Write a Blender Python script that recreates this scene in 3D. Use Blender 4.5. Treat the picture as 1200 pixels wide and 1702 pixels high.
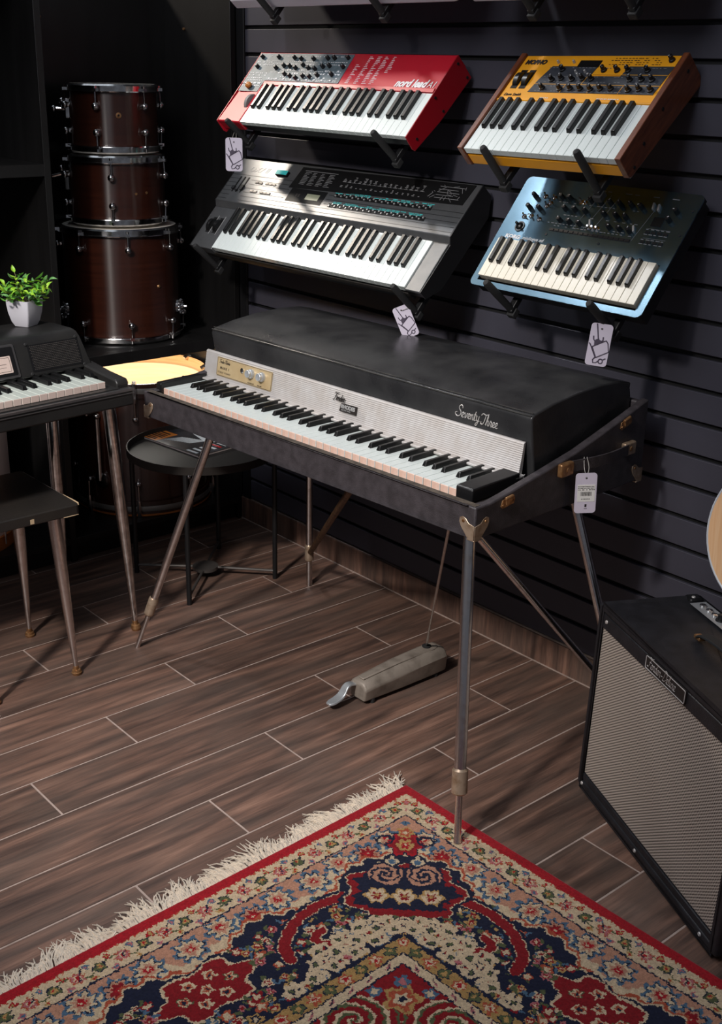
import bpy, bmesh, math, random
import numpy as np
from mathutils import Matrix, Vector
random.seed(7)
PI = math.pi
SC = bpy.context.scene
COL = SC.collection
for _o in list(bpy.data.objects): bpy.data.objects.remove(_o)

# ------------------------------------------------------------------ camera
CAM = (3.18757, -2.26196, 1.50991)
YAW, PITCH, ROLL, FPX = -0.85511, -0.36116, 0.02202, 1975.3
fw = Vector((math.cos(PITCH)*math.sin(YAW), math.cos(PITCH)*math.cos(YAW), math.sin(PITCH)))
rt = Vector((math.cos(YAW), -math.sin(YAW), 0)); up = rt.cross(fw)
r2 = rt*math.cos(ROLL)+up*math.sin(ROLL); u2 = r2.cross(fw)
cam = bpy.data.cameras.new('camera'); camo = bpy.data.objects.new('camera', cam); COL.objects.link(camo)
camo.matrix_world = Matrix(((r2.x, u2.x, -fw.x, CAM[0]), (r2.y, u2.y, -fw.y, CAM[1]), (r2.z, u2.z, -fw.z, CAM[2]), (0, 0, 0, 1)))
cam.sensor_fit = 'VERTICAL'; cam.sensor_height = 36; cam.sensor_width = 36
cam.lens = FPX/1702*36; cam.clip_start = .05; cam.clip_end = 50
SC.camera = camo
# ------------------------------------------------------------------ world, lights, exposure
W = bpy.data.worlds.new('world'); SC.world = W; W.use_nodes = True
W.node_tree.nodes['Background'].inputs[0].default_value = (.80, .86, 1.0, 1)
W.node_tree.nodes['Background'].inputs[1].default_value = .10
def spot(name, loc, target, energy, size=40, blend=.4, rad=.05, col=(1, .95, .88)):
    l = bpy.data.lights.new(name, 'SPOT'); l.energy = energy; l.spot_size = math.radians(size); l.spot_blend = blend
    l.shadow_soft_size = rad; l.color = col
    o = bpy.data.objects.new(name, l); COL.objects.link(o); o.location = loc
    o.rotation_euler = (Vector(target)-Vector(loc)).to_track_quat('-Z', 'Y').to_euler(); return o
def area(name, loc, target, energy, sx, sy, col=(1, 1, 1)):
    l = bpy.data.lights.new(name, 'AREA'); l.shape = 'RECTANGLE'; l.size = sx; l.size_y = sy; l.energy = energy; l.color = col
    o = bpy.data.objects.new(name, l); COL.objects.link(o); o.location = loc
    o.rotation_euler = (Vector(target)-Vector(loc)).to_track_quat('-Z', 'Y').to_euler(); return o
spot('track_spot_room', (1.95, -3.2, 2.8), (.78, -.68, .35), 400, 47, .85, .13, (1, .94, .88))
spot('track_spot_far_left', (-1.85, -.72, 2.95), (.55, -.2, 1.05), 190, 40, .6, .10, (1, .88, .74))
spot('track_spot_near_wall', (0, -.85, 2.95), (1.3, -.1, 1.1), 50, 70, .6, .06, (.95, .96, 1))
spot('track_spot_upper_wall', (-.02, -2.7, 2.12), (.26, 0, 1.54), 34, 13, .8, .05, (1, .90, .78))
area('ceiling_glow', (-.9, -1.0, 3.3), (-.5, -.8, 0), 10, 2.6, 2.0, (.80, .90, 1))
area('room_soft_fill', (1.7, -2.5, 3.0), (1.2, -.8, 0), 34, 1.6, 1.2, (.94, .95, 1))  # added soft fill over the room, not a fitted ceiling panel
area('lamp_under_shelf', (-.25, -.28, .612), (-.25, -.28, 0), 1.7, .12, .12, (1, .95, .87))
SC.view_settings.view_transform = 'Standard'; SC.view_settings.look = 'None'
SC.view_settings.gamma = 1; SC.view_settings.use_curve_mapping = False
SC.view_settings.exposure = 0.0

# ------------------------------------------------------------------ mesh helper
class MB:
    def __init__(s): s.v = []; s.f = []; s.m = []
    def add(s, v, f, m=0):
        k = len(s.v); s.v += [tuple(p) for p in v]; s.f += [tuple(i+k for i in q) for q in f]; s.m += [m]*len(f); return s
    def box(s, x0, x1, y0, y1, z0, z1, m=0):
        v = [(x0, y0, z0), (x1, y0, z0), (x1, y1, z0), (x0, y1, z0), (x0, y0, z1), (x1, y0, z1), (x1, y1, z1), (x0, y1, z1)]
        return s.add(v, [(0, 3, 2, 1), (4, 5, 6, 7), (0, 1, 5, 4), (1, 2, 6, 5), (2, 3, 7, 6), (3, 0, 4, 7)], m)
    def prism(s, poly, ax, a0, a1, m=0):
        def P(p, a):
            return {'x': (a, p[0], p[1]), 'y': (p[0], a, p[1]), 'z': (p[0], p[1], a)}[ax]
        n = len(poly); v = [P(p, a0) for p in poly]+[P(p, a1) for p in poly]
        f = [tuple(range(n)), tuple(range(2*n-1, n-1, -1))]+[(i, (i+1) % n, (i+1) % n+n, i+n) for i in range(n)]
        return s.add(v, f, m)
    def tube(s, pts, rad, n=10, m=0, closed=False, caps=True):
        pts = [Vector(p) for p in pts]; N = len(pts)
        if not hasattr(rad, '__len__'): rad = [rad]*N
        v = []; f = []; prev = None
        for i, p in enumerate(pts):
            if closed: t = pts[(i+1) % N]-pts[i-1]
            else: t = pts[min(i+1, N-1)]-pts[max(i-1, 0)]
            if t.length < 1e-9: t = Vector((0, 0, 1))
            t.normalize()
            if prev is None:
                a = Vector((0, 0, 1)) if abs(t.z) < .9 else Vector((1, 0, 0))
                x = t.cross(a).normalized()
            else:
                x = (prev-t*prev.dot(t)); x = x.normalized() if x.length > 1e-6 else t.orthogonal().normalized()
            prev = x; y = t.cross(x)
            for k in range(n):
                a = 2*PI*k/n; v.append(p+(x*math.cos(a)+y*math.sin(a))*rad[i])
        for i in range(N if closed else N-1):
            for k in range(n):
                a = i*n+k; b = i*n+(k+1) % n; c = ((i+1) % N)*n+(k+1) % n; d = ((i+1) % N)*n+k
                f.append((a, b, c, d))
        if caps and not closed:
            f.append(tuple(range(n-1, -1, -1))); f.append(tuple(range((N-1)*n, N*n)))
        return s.add(v, f, m)
    def cyl(s, p0, p1, r0, r1=None, n=16, m=0): return s.tube([p0, p1], [r0, r0 if r1 is None else r1], n, m)
    def lathe(s, prof, n=32, c=(0, 0, 0), ax=(0, 0, 1), m=0, closed=False):
        A = Vector(ax).normalized(); X = A.orthogonal().normalized(); Y = A.cross(X); c = Vector(c); v = []; f = []
        for r, z in prof:
            for k in range(n):
                a = 2*PI*k/n; v.append(c+A*z+(X*math.cos(a)+Y*math.sin(a))*max(r, 1e-5))
        L = len(prof)
        for i in range(L if closed else L-1):
            for k in range(n):
                j = (i+1) % L; f.append((i*n+k, i*n+(k+1) % n, j*n+(k+1) % n, j*n+k))
        return s.add(v, f, m)
    def ball(s, c, rx, ry=None, rz=None, n=12, m=0):
        ry = ry or rx; rz = rz or rx; h = max(4, n//2); v = []; f = []
        for i in range(h+1):
            t = PI*i/h
            for k in range(n):
                a = 2*PI*k/n; v.append((c[0]+rx*math.sin(t)*math.cos(a), c[1]+ry*math.sin(t)*math.sin(a), c[2]+rz*math.cos(t)))
        for i in range(h):
            for k in range(n): f.append((i*n+k, (i+1)*n+k, (i+1)*n+(k+1) % n, i*n+(k+1) % n))
        return s.add(v, f, m)
    def mesh(s, name, mats, smooth=35, clean=True):
        me = bpy.data.meshes.new(name); me.from_pydata(s.v, [], s.f)
        for q in mats: me.materials.append(q)
        me.polygons.foreach_set('material_index', s.m)
        if clean:
            bm = bmesh.new(); bm.from_mesh(me); bmesh.ops.remove_doubles(bm, verts=bm.verts, dist=1e-6)
            bmesh.ops.recalc_face_normals(bm, faces=bm.faces); bm.to_mesh(me); bm.free()
        if smooth:
            me.polygons.foreach_set('use_smooth', [True]*len(me.polygons)); me.set_sharp_from_angle(angle=math.radians(smooth))
        me.update(); return me
    def build(s, name, mats, parent=None, label=None, bev=0, seg=2, smooth=35, kind=None):
        if not isinstance(mats, (list, tuple)): mats = [mats]
        return link(name, s.mesh(name, mats, smooth), parent, label, bev, seg, kind)
def link(name, me, parent=None, label=None, bev=0, seg=2, kind=None, mtx=None):
    o = bpy.data.objects.new(name, me); COL.objects.link(o)
    if parent: o.parent = parent
    if mtx is not None: o.matrix_local = mtx
    if label: o['label'] = label
    if kind: o['kind'] = kind
    if bev:
        b = o.modifiers.new('bevel', 'BEVEL'); b.width = bev; b.segments = seg; b.limit_method = 'ANGLE'; b.angle_limit = math.radians(40)
    return o
def thing(name, label, cat, mtx=None, group=None, loc=None, rz=0):
    o = bpy.data.objects.new(name, None); COL.objects.link(o); o.empty_display_size = .05
    if mtx is not None: o.matrix_world = mtx
    elif loc is not None: o.location = loc; o.rotation_euler = (0, 0, rz)
    return tag(o, label, cat, group)
def tag(o, label, cat, group=None):
    o['label'] = label; o['category'] = cat
    if group: o['group'] = group
    return o
def basis(u, v, n, o): return Matrix(((u[0], v[0], n[0], o[0]), (u[1], v[1], n[1], o[1]), (u[2], v[2], n[2], o[2]), (0, 0, 0, 1)))
def catmull(pts, k=6, closed=False):
    P = [Vector(p) for p in pts]; N = len(P); out = []
    for i in range(N if closed else N-1):
        if closed: a, b, c, d = P[i-1], P[i], P[(i+1) % N], P[(i+2) % N]
        else: a, b, c, d = P[max(i-1, 0)], P[i], P[i+1], P[min(i+2, N-1)]
        for j in range(k):
            t = j/k; out.append(.5*((2*b)+(c-a)*t+(2*a-5*b+4*c-d)*t*t+(3*b-a-3*c+d)*t**3))
    if not closed: out.append(P[-1])
    return out

# ------------------------------------------------------------------ text helper (built-in font, meshes made while the scene is small)
def textmesh(body, size, shear=0, ext=.0004, bold=0, sx=1, spacing=1):
    cu = bpy.data.curves.new('t', 'FONT'); cu.body = body; cu.size = size; cu.shear = shear; cu.extrude = ext; cu.offset = bold
    cu.align_x = 'LEFT'; cu.resolution_u = 3; cu.space_character = spacing
    ob = bpy.data.objects.new('t', cu); COL.objects.link(ob)
    dg = bpy.context.evaluated_depsgraph_get(); me = bpy.data.meshes.new_from_object(ob.evaluated_get(dg))
    bpy.data.objects.remove(ob); bpy.data.curves.remove(cu)
    if sx != 1:
        for v in me.vertices: v.co.x *= sx
    return me
# cursive stroke letters: list of strokes in units of x-height; advance
CUR = {
 'e': ([[(0, .1), (.35, .45), (.5, .8), (.3, 1), (.1, .7), (.1, .3), (.35, 0), (.65, .12)]], .62),
 'v': ([[(0, .75), (.15, 1), (.25, .5), (.35, 0), (.6, .5), (.65, .95), (.85, .9)]], .82),
 'n': ([[(0, .7), (.12, .95), (.12, 0)], [(.12, .5), (.35, 1), (.52, .85), (.52, .2), (.65, 0), (.8, .12)]], .78),
 't': ([[(.02, .2), (.3, 1.7)], [(.3, 1.7), (.18, .2), (.32, 0), (.5, .15)], [(0, 1.1), (.5, 1.15)]], .5),
 'y': ([[(0, .8), (.12, 1), (.15, .3), (.35, .05), (.55, .4), (.62, 1)], [(.62, 1), (.55, 0), (.35, -.75), (.05, -.8), (.15, -.4), (.8, .15)]], .8),
 'h': ([[(0, .1), (.35, 1.3), (.4, 1.9), (.25, 1.8), (.15, 0)], [(.15, .5), (.4, 1), (.55, .8), (.52, .2), (.65, 0), (.8, .12)]], .78),
 'r': ([[(0, .1), (.2, .95), (.25, 1.1), (.3, .9), (.5, .9), (.45, .3), (.55, 0), (.7, .12)]], .66),
 'd': ([[(.5, .85), (.25, 1), (.05, .5), (.2, 0), (.45, .2), (.6, 1), (.7, 1.9)], [(.7, 1.9), (.55, .3), (.65, 0), (.8, .12)]], .78),
 'l': ([[(0, .1), (.35, 1.2), (.4, 1.85), (.22, 1.8), (.15, .3), (.3, 0), (.5, .12)]], .48),
 'u': ([[(0, .7), (.12, 1), (.12, .3), (.3, 0), (.5, .3), (.58, 1)], [(.58, 1), (.55, .2), (.65, 0), (.8, .12)]], .78),
 'x': ([[(0, .8), (.15, 1), (.5, 0), (.7, .12)], [(.6, 1), (.05, 0)]], .66),
 'o': ([[(.3, 1), (.08, .6), (.15, .05), (.4, .05), (.5, .6), (.3, 1), (.5, .85), (.75, .95)]], .7),
 's': ([[(0, .1), (.35, 1.1), (.45, .4), (.25, 0), (.05, .1)], [(.3, 0), (.6, .12)]], .55),
 '-': ([[(.15, .5), (.75, .55)]], .9), ' ': ([], .5),
 'S': ([[(1.2, 1.75), (1.15, 2.1), (.85, 2.3), (.45, 2.0), (.5, 1.5), (.95, 1.0), (.9, .35), (.4, 0), (-.1, .2), (-.25, .6), (.1, .8)]], 1.15),
 'T': ([[(-.2, 1.7), (.1, 2.1), (.7, 1.95), (1.4, 2.2)], [(.8, 2.0), (.6, .7), (.3, .05), (-.1, .15), (-.1, .45)]], .95),
 'F': ([[(-.1, 1.8), (.3, 2.15), (.8, 2.0), (1.5, 2.25)], [(.75, 2.05), (.5, .8), (.2, .0), (-.2, .1)], [(.3, 1.05), (1.05, 1.15)]], 1.0),
 'R': ([[(.5, 2.0), (.3, .7), (0, 0)], [(.0, 1.6), (.4, 2.15), (1.0, 2.1), (1.05, 1.5), (.4, 1.1), (.75, .5), (1.0, 0), (1.25, .15)]], 1.2),
 'D': ([[(.45, 2.0), (.3, .8), (.1, .1), (.6, .05), (1.15, .7), (1.1, 1.6), (.6, 2.15), (-.05, 1.9)]], 1.25),
}
def cursive(mb, text, x0, y0, h, r, place, slant=.25, tail=None, n=5):
    """place(x, y) -> 3-D point; h is the x-height"""
    x = 0
    for ch in text:
        st, adv = CUR[ch]
        for s in st:
            pts = catmull([Vector((p[0]+slant*p[1]+x, p[1], 0)) for p in s], 4)
            mb.tube([place(x0+p.x*h, y0+p.y*h) for p in pts], r, n)
        x += adv
    return x*h
TXT = {}
def deft(key, *a, **k): TXT[key] = textmesh(*a, **k)
deft('nord', 'nord lead', .0330, .25, bold=.0012, sx=.93)
deft('a1', 'A1', .028, .2, sx=.9)
deft('nordsub', 'virtual analog modeling synthesizer', .0068, .2, sx=1.0)
deft('dsi', 'Dave Smith', .011, .35)
deft('mopho', 'MOPHO', .017, .1, bold=.0011)
deft('korg', 'KORG', .013, bold=.0007, sx=1.25)
deft('minilogue', 'minilogue xd', .0125, .15)
deft('dx', 'DX7 II', .026, .25, bold=.0005, sx=1.3)
deft('mark1', 'MARK I', .0095, bold=.0001, spacing=1.3)
deft('stage', 'STAGE PIANO', .0065, spacing=1.4)
deft('vol', 'VOLUME', .0045); deft('bass', 'BASS BOOST', .0045)
deft('rhodes', 'RHODES', .0125, bold=.0006)
deft('elec', 'ELECTRIC PIANO', .0042)
deft('keys', 'KEYS', .030, bold=.001)
deft('zero', '0 9 5 1 2', .006)
def put(key, name, parent, mat, x, y, z, rot=None, label=None):
    me = TXT[key]
    if not me.materials: me.materials.append(mat)
    m = Matrix.Translation((x, y, z))
    if rot is not None: m = m @ rot
    return link(name, me, parent, label, mtx=m)

# ------------------------------------------------------------------ materials
def lin(c):
    c = c/255; return c/12.92 if c <= .04045 else ((c+.055)/1.055)**2.4
def C(r, g, b): return (lin(r), lin(g), lin(b), 1)
def mat(name, col, rough=.5, metal=0, var=None, vs=8, vst=(1, 1, 1), vf=.5, bump=0, bs=200, coat=0, spec=.5, rand=0, rv=0, emit=0, trans=0):
    m = bpy.data.materials.new(name); m.use_nodes = True; nt = m.node_tree; N = nt.nodes; L = nt.links
    b = N['Principled BSDF']; b.inputs['Base Color'].default_value = col; b.inputs['Roughness'].default_value = rough
    b.inputs['Metallic'].default_value = metal; b.inputs['Coat Weight'].default_value = coat; b.inputs['Specular IOR Level'].default_value = spec
    b.inputs['Coat Roughness'].default_value = .08
    if trans: b.inputs['Transmission Weight'].default_value = trans
    tc = N.new('ShaderNodeTexCoord')
    if var or rv:
        mp = N.new('ShaderNodeMapping'); mp.inputs['Scale'].default_value = vst; L.new(tc.outputs['Object'], mp.inputs[0])
        nz = N.new('ShaderNodeTexNoise'); nz.inputs['Scale'].default_value = vs; nz.inputs['Detail'].default_value = 6; L.new(mp.outputs[0], nz.inputs[0])
        rp = N.new('ShaderNodeValToRGB'); rp.color_ramp.elements[0].position = vf-.15; rp.color_ramp.elements[1].position = vf+.15; L.new(nz.outputs[0], rp.inputs[0])
        if var:
            mx = N.new('ShaderNodeMix'); mx.data_type = 'RGBA'; mx.inputs[6].default_value = col; mx.inputs[7].default_value = var
            L.new(rp.outputs[0], mx.inputs[0]); src = mx.outputs[2]
            if rand:
                oi = N.new('ShaderNodeObjectInfo'); hs = N.new('ShaderNodeHueSaturation'); mr = N.new('ShaderNodeMapRange')
                mr.inputs['To Min'].default_value = 1-rand; mr.inputs['To Max'].default_value = 1+rand
                L.new(oi.outputs['Random'], mr.inputs[0]); L.new(mr.outputs[0], hs.inputs['Value']); L.new(src, hs.inputs['Color']); src = hs.outputs[0]
            L.new(src, b.inputs['Base Color'])
        if rv:
            mr = N.new('ShaderNodeMapRange'); mr.inputs['To Min'].default_value = rough-rv; mr.inputs['To Max'].default_value = rough+rv
            L.new(nz.outputs[0], mr.inputs[0]); L.new(mr.outputs[0], b.inputs['Roughness'])
    if bump:
        n2 = N.new('ShaderNodeTexNoise'); n2.inputs['Scale'].default_value = bs; n2.inputs['Detail'].default_value = 3; L.new(tc.outputs['Object'], n2.inputs[0])
        bp = N.new('ShaderNodeBump'); bp.inputs['Strength'].default_value = bump; bp.inputs['Distance'].default_value = .001
        L.new(n2.outputs[0], bp.inputs['Height']); L.new(bp.outputs[0], b.inputs['Normal'])
    return m
m_slat = mat('navy_black_melamine', C(66, 65, 76), .55, var=C(58, 57, 67), vs=3, bump=.15, bs=300)
m_groove = mat('groove_black', C(14, 14, 16), .7)
m_cab = mat('black_laminate', C(26, 25, 25), .42, var=C(20, 19, 19), vs=20, vst=(1, 1, .1), bump=.1, bs=150)
m_grout = mat('grout', C(184, 164, 154), .9, var=C(160, 142, 133), vs=30)
m_ceil = mat('dark_ceiling', C(28, 28, 30), .9)
m_wall = mat('dark_plaster', C(38, 37, 40), .85, bump=.2, bs=60)
m_chrome = mat('chrome', (.80, .79, .79, 1), .12, 1, var=(.50, .48, .47, 1), vs=60, rv=.05)
m_chrome_old = mat('worn_chrome', (.74, .70, .69, 1), .22, 1, var=(.56, .50, .47, 1), vs=60, rv=.08, vf=.62)
m_nickel = mat('aged_nickel', C(190, 168, 146), .38, .6, var=C(150, 122, 96), vs=60, rv=.1, vf=.58)
m_gold = mat('aged_brass', C(180, 138, 96), .35, .6, var=C(132, 92, 58), vs=80, rv=.1)
m_bar = mat('grey_steel_bar', C(98, 93, 90), .4, .5)
m_rust = mat('bronze_worn_tube', C(120, 90, 62), .5, .7, var=C(70, 50, 36), vs=70)
m_alu = mat('cast_aluminium', C(152, 141, 130), .5, .25, var=C(112, 102, 92), vs=25, bump=.35, bs=300, vf=.62)
m_alu2 = mat('polished_aluminium', C(196, 200, 204), .36, .6)
m_black = mat('black_plastic', C(22, 22, 24), .38, bump=.05, bs=300)
m_blackm = mat('matt_black_metal', C(20, 20, 22), .5)
m_rubber = mat('black_rubber', C(34, 34, 35), .75, bump=.2, bs=150)
m_tolex = mat('black_tolex', C(70, 65, 69), .50, var=C(54, 50, 53), vs=40, bump=.9, bs=420)
m_tolex2 = mat('black_amp_vinyl', C(36, 36, 41), .5, var=C(26, 26, 30), vs=30, bump=.8, bs=500)
m_lid = mat('worn_black_vinyl', C(38, 38, 40), .30, var=C(56, 56, 57), vs=9, rv=.1, bump=.25, bs=120)
m_seam = mat('shiny_worn_seam', C(88, 86, 84), .22, .3, var=C(40, 40, 41), vs=14)
m_lip = mat('worn_brown_edge', C(96, 86, 76), .7, var=C(60, 52, 46), vs=60)
m_rail = mat('anodised_rail', C(206, 203, 202), .42, .35, var=C(196, 190, 186), vs=20)
m_plate = mat('champagne_plate', C(212, 190, 150), .35, .3, var=C(198, 172, 130), vs=20)
m_ink = mat('dark_ink', C(34, 28, 26), .6)
m_wkey = mat('white_key', C(218, 226, 224), .25, coat=.2)
m_wkey_old = mat('aged_white_key', C(206, 214, 206), .28, coat=.2)
m_kfront = mat('key_front_pink_lit', C(236, 205, 190), .45, var=C(224, 186, 168), vs=60)  # pink light falling on the key fronts put into their colour
m_kfront2 = mat('key_front_cream', C(222, 200, 190), .45)
m_cream = mat('cream_key', C(226, 221, 206), .3, var=C(214, 206, 186), vs=6, coat=.2)
m_bkey = mat('black_key', C(20, 20, 21), .32)
m_felt = mat('red_felt', C(150, 30, 26), .95)
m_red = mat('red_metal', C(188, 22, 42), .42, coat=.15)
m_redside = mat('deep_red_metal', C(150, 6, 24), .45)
m_panelg = mat('slate_panel', C(96, 112, 120), .5, var=C(78, 92, 100), vs=40)
m_white = mat('white_print', C(225, 225, 228), .6)
m_grey = mat('grey_print', C(120, 120, 122), .6)
m_amber = mat('amber_stick', C(190, 120, 50), .35, coat=.3)
m_yel = mat('yellow_paint', C(246, 170, 30), .45, var=C(238, 160, 24), vs=10)
m_yel2 = mat('yellow_line', C(226, 160, 40), .5)
m_dpanel = mat('dark_grey_panel', C(58, 62, 70), .5, var=C(46, 49, 56), vs=50)
m_walnut = mat('mahogany_side', C(122, 66, 40), .42, var=C(92, 48, 30), vs=14, vst=(8, 1, 8), coat=.15)
m_dx = mat('bronze_grey_metal', C(104, 105, 107), .36, .6, var=C(96, 98, 100), vs=30)
m_dxd = mat('dark_synth_side', C(26, 26, 28), .45)
m_gloss = mat('gloss_black_screen', C(12, 12, 13), .5, spec=.25)
m_lcd = mat('lcd_screen', C(134, 138, 116), .35)
m_teal = mat('teal_print', C(60, 190, 190), .5)
m_silverb = mat('silver_button', C(190, 190, 190), .35, .4)
m_brownb = mat('brown_grey_button', C(196, 186, 174), .5)
m_xd = mat('blue_grey_aluminium', C(118, 146, 162), .19, .94, var=C(110, 138, 154), vs=30)
m_lilac = mat('lilac_white_shell', C(206, 202, 214), .5)
m_card = mat('lilac_card', C(206, 198, 214), .75)
m_cardink = mat('card_ink', C(76, 68, 84), .7)
m_card2 = mat('white_label', C(226, 224, 220), .7)
m_string = mat('clear_string', C(180, 176, 170), .4)
m_drum = mat('burgundy_lacquer', C(60, 29, 20), .33, var=C(50, 24, 17), vs=10, vst=(.4, .4, 14))
_b = m_drum.node_tree.nodes['Principled BSDF']; _b.inputs['Roughness'].default_value = .25; _b.inputs['Anisotropic'].default_value = .95; _b.inputs['Anisotropic Rotation'].default_value = 0.25; _b.inputs['Specular IOR Level'].default_value = .9
_t = m_drum.node_tree.nodes.new('ShaderNodeTangent'); _t.direction_type = 'RADIAL'; _t.axis = 'Z'; m_drum.node_tree.links.new(_t.outputs[0], _b.inputs['Tangent'])
m_head = mat('coated_drumhead', C(224, 218, 208), .6)
m_maple = mat('maple_inside', C(240, 196, 142), .6, var=C(226, 176, 118), vs=12, vst=(.5, .5, 10))
m_maple_lit = mat('maple_shell_lit', C(252, 228, 190), .6, var=C(244, 214, 170), vs=12, vst=(.5, .5, 10))  # paler than the hoop maple: brighter light inside the shell put into colour
m_hoopline = mat('silver_inlay', C(150, 146, 142), .4, .5)
m_orangewood = mat('orange_wood_hoop', C(196, 116, 54), .45, var=C(170, 92, 40), vs=20)
m_pinkwhite = mat('pale_drum_wrap', C(232, 214, 208), .45)
m_stool = mat('worn_black_seat', C(36, 34, 34), .36, var=C(48, 44, 40), vs=6, bump=.4, bs=200)
m_worn = mat('bare_worn_wood', C(196, 170, 136), .7)
m_wurli = mat('black_textured_plastic', C(32, 32, 33), .38, var=C(44, 43, 42), vs=8, rv=.08, bump=.4, bs=300)
m_trim = mat('aluminium_trim', C(150, 148, 150), .3, .9)
m_pot = mat('white_pot', C(206, 204, 212), .6)
m_spruce = mat('spruce_top', C(246, 204, 160), .4, var=C(236, 186, 138), vs=8, vst=(30, 30, 1), coat=.3)
m_rosew = mat('dark_rosewood', C(56, 26, 22), .4)
m_bind = mat('white_binding', C(210, 214, 220), .4)
m_base = None
def leafmat(name, a, b): return mat(name, a, .42, var=b, vs=40, spec=.4)
m_leaf = [leafmat('leaf_bright', C(176, 214, 60), C(130, 196, 60)), leafmat('leaf_mid', C(120, 182, 66), C(84, 150, 60)), leafmat('leaf_dark', C(84, 140, 74), C(130, 180, 112))]
m_stem = mat('stem', C(88, 78, 44), .7)
m_tray = mat('dark_tray', C(38, 33, 30), .6, var=C(34, 30, 27), vs=12)
m_paper = mat('page_edges', C(206, 190, 184), .8)

def tile_material():
    m = bpy.data.materials.new('wood_look_tile'); m.use_nodes = True; nt = m.node_tree; N = nt.nodes; L = nt.links; b = N['Principled BSDF']
    g = N.new('ShaderNodeNewGeometry'); oi = N.new('ShaderNodeObjectInfo'); cm = N.new('ShaderNodeCombineXYZ')
    ml = N.new('ShaderNodeMath'); ml.operation = 'MULTIPLY'; ml.inputs[1].default_value = 37; L.new(oi.outputs['Random'], ml.inputs[0])
    L.new(ml.outputs[0], cm.inputs[0]); L.new(ml.outputs[0], cm.inputs[1])
    va = N.new('ShaderNodeVectorMath'); va.operation = 'ADD'; L.new(g.outputs['Position'], va.inputs[0]); L.new(cm.outputs[0], va.inputs[1])
    def nz(scale, st, det=6, dist=0):
        mp = N.new('ShaderNodeMapping'); mp.inputs['Scale'].default_value = st; L.new(va.outputs[0], mp.inputs[0])
        n = N.new('ShaderNodeTexNoise'); n.inputs['Scale'].default_value = scale; n.inputs['Detail'].default_value = det; n.inputs['Distortion'].default_value = dist
        L.new(mp.outputs[0], n.inputs[0]); return n.outputs[0]
    n1 = nz(3.4, (11, .9, 1), 6, .45); n2 = nz(26, (12, .55, 1), 8); n3 = nz(3, (2.4, .8, 1), 3, .4); n4 = nz(160, (1, 1, 1), 2)
    r = N.new('ShaderNodeValToRGB'); e = r.color_ramp.elements; e[0].position = .30; e[0].color = C(76, 59, 53); e[1].position = .72; e[1].color = C(154, 119, 102)
    x = e.new(.45); x.color = C(104, 81, 71); x = e.new(.56); x.color = C(124, 94, 81); L.new(n1, r.inputs[0])
    def mix(a, bb, f, mode='MIX', fac=None):
        q = N.new('ShaderNodeMix'); q.data_type = 'RGBA'; q.blend_type = mode
        if fac is not None: q.inputs[0].default_value = fac
        else: L.new(f, q.inputs[0])
        for i, s in ((6, a), (7, bb)):
            if hasattr(s, 'is_output'): L.new(s, q.inputs[i])
            else: q.inputs[i].default_value = s
        return q.outputs[2]
    def ramp(s, a, bb, ca, cb):
        q = N.new('ShaderNodeValToRGB'); q.color_ramp.elements[0].position = a; q.color_ramp.elements[1].position = bb
        q.color_ramp.elements[0].color = ca; q.color_ramp.elements[1].color = cb; L.new(s, q.inputs[0]); return q.outputs[0]
    c = mix(r.outputs[0], ramp(n2, .3, .7, (.55, .55, .55, 1), (1.15, 1.15, 1.15, 1)), None, 'MULTIPLY', .6)
    c = mix(c, C(104, 90, 82), ramp(n3, .45, .7, (0, 0, 0, 1), (.5, .5, .5, 1)))
    hs = N.new('ShaderNodeHueSaturation'); mr = N.new('ShaderNodeMapRange'); mr.inputs['To Min'].default_value = .78; mr.inputs['To Max'].default_value = 1.12
    L.new(oi.outputs['Random'], mr.inputs[0]); L.new(mr.outputs[0], hs.inputs['Value']); L.new(c, hs.inputs['Color']); L.new(hs.outputs[0], b.inputs['Base Color'])
    rr = N.new('ShaderNodeMapRange'); rr.inputs['To Min'].default_value = .34; rr.inputs['To Max'].default_value = .6; L.new(n2, rr.inputs[0]); L.new(rr.outputs[0], b.inputs['Roughness'])
    bp = N.new('ShaderNodeBump'); bp.inputs['Strength'].default_value = .25; bp.inputs['Distance'].default_value = .001; L.new(n2, bp.inputs['Height']); L.new(bp.outputs[0], b.inputs['Normal'])
    return m
m_tile = tile_material()
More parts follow.
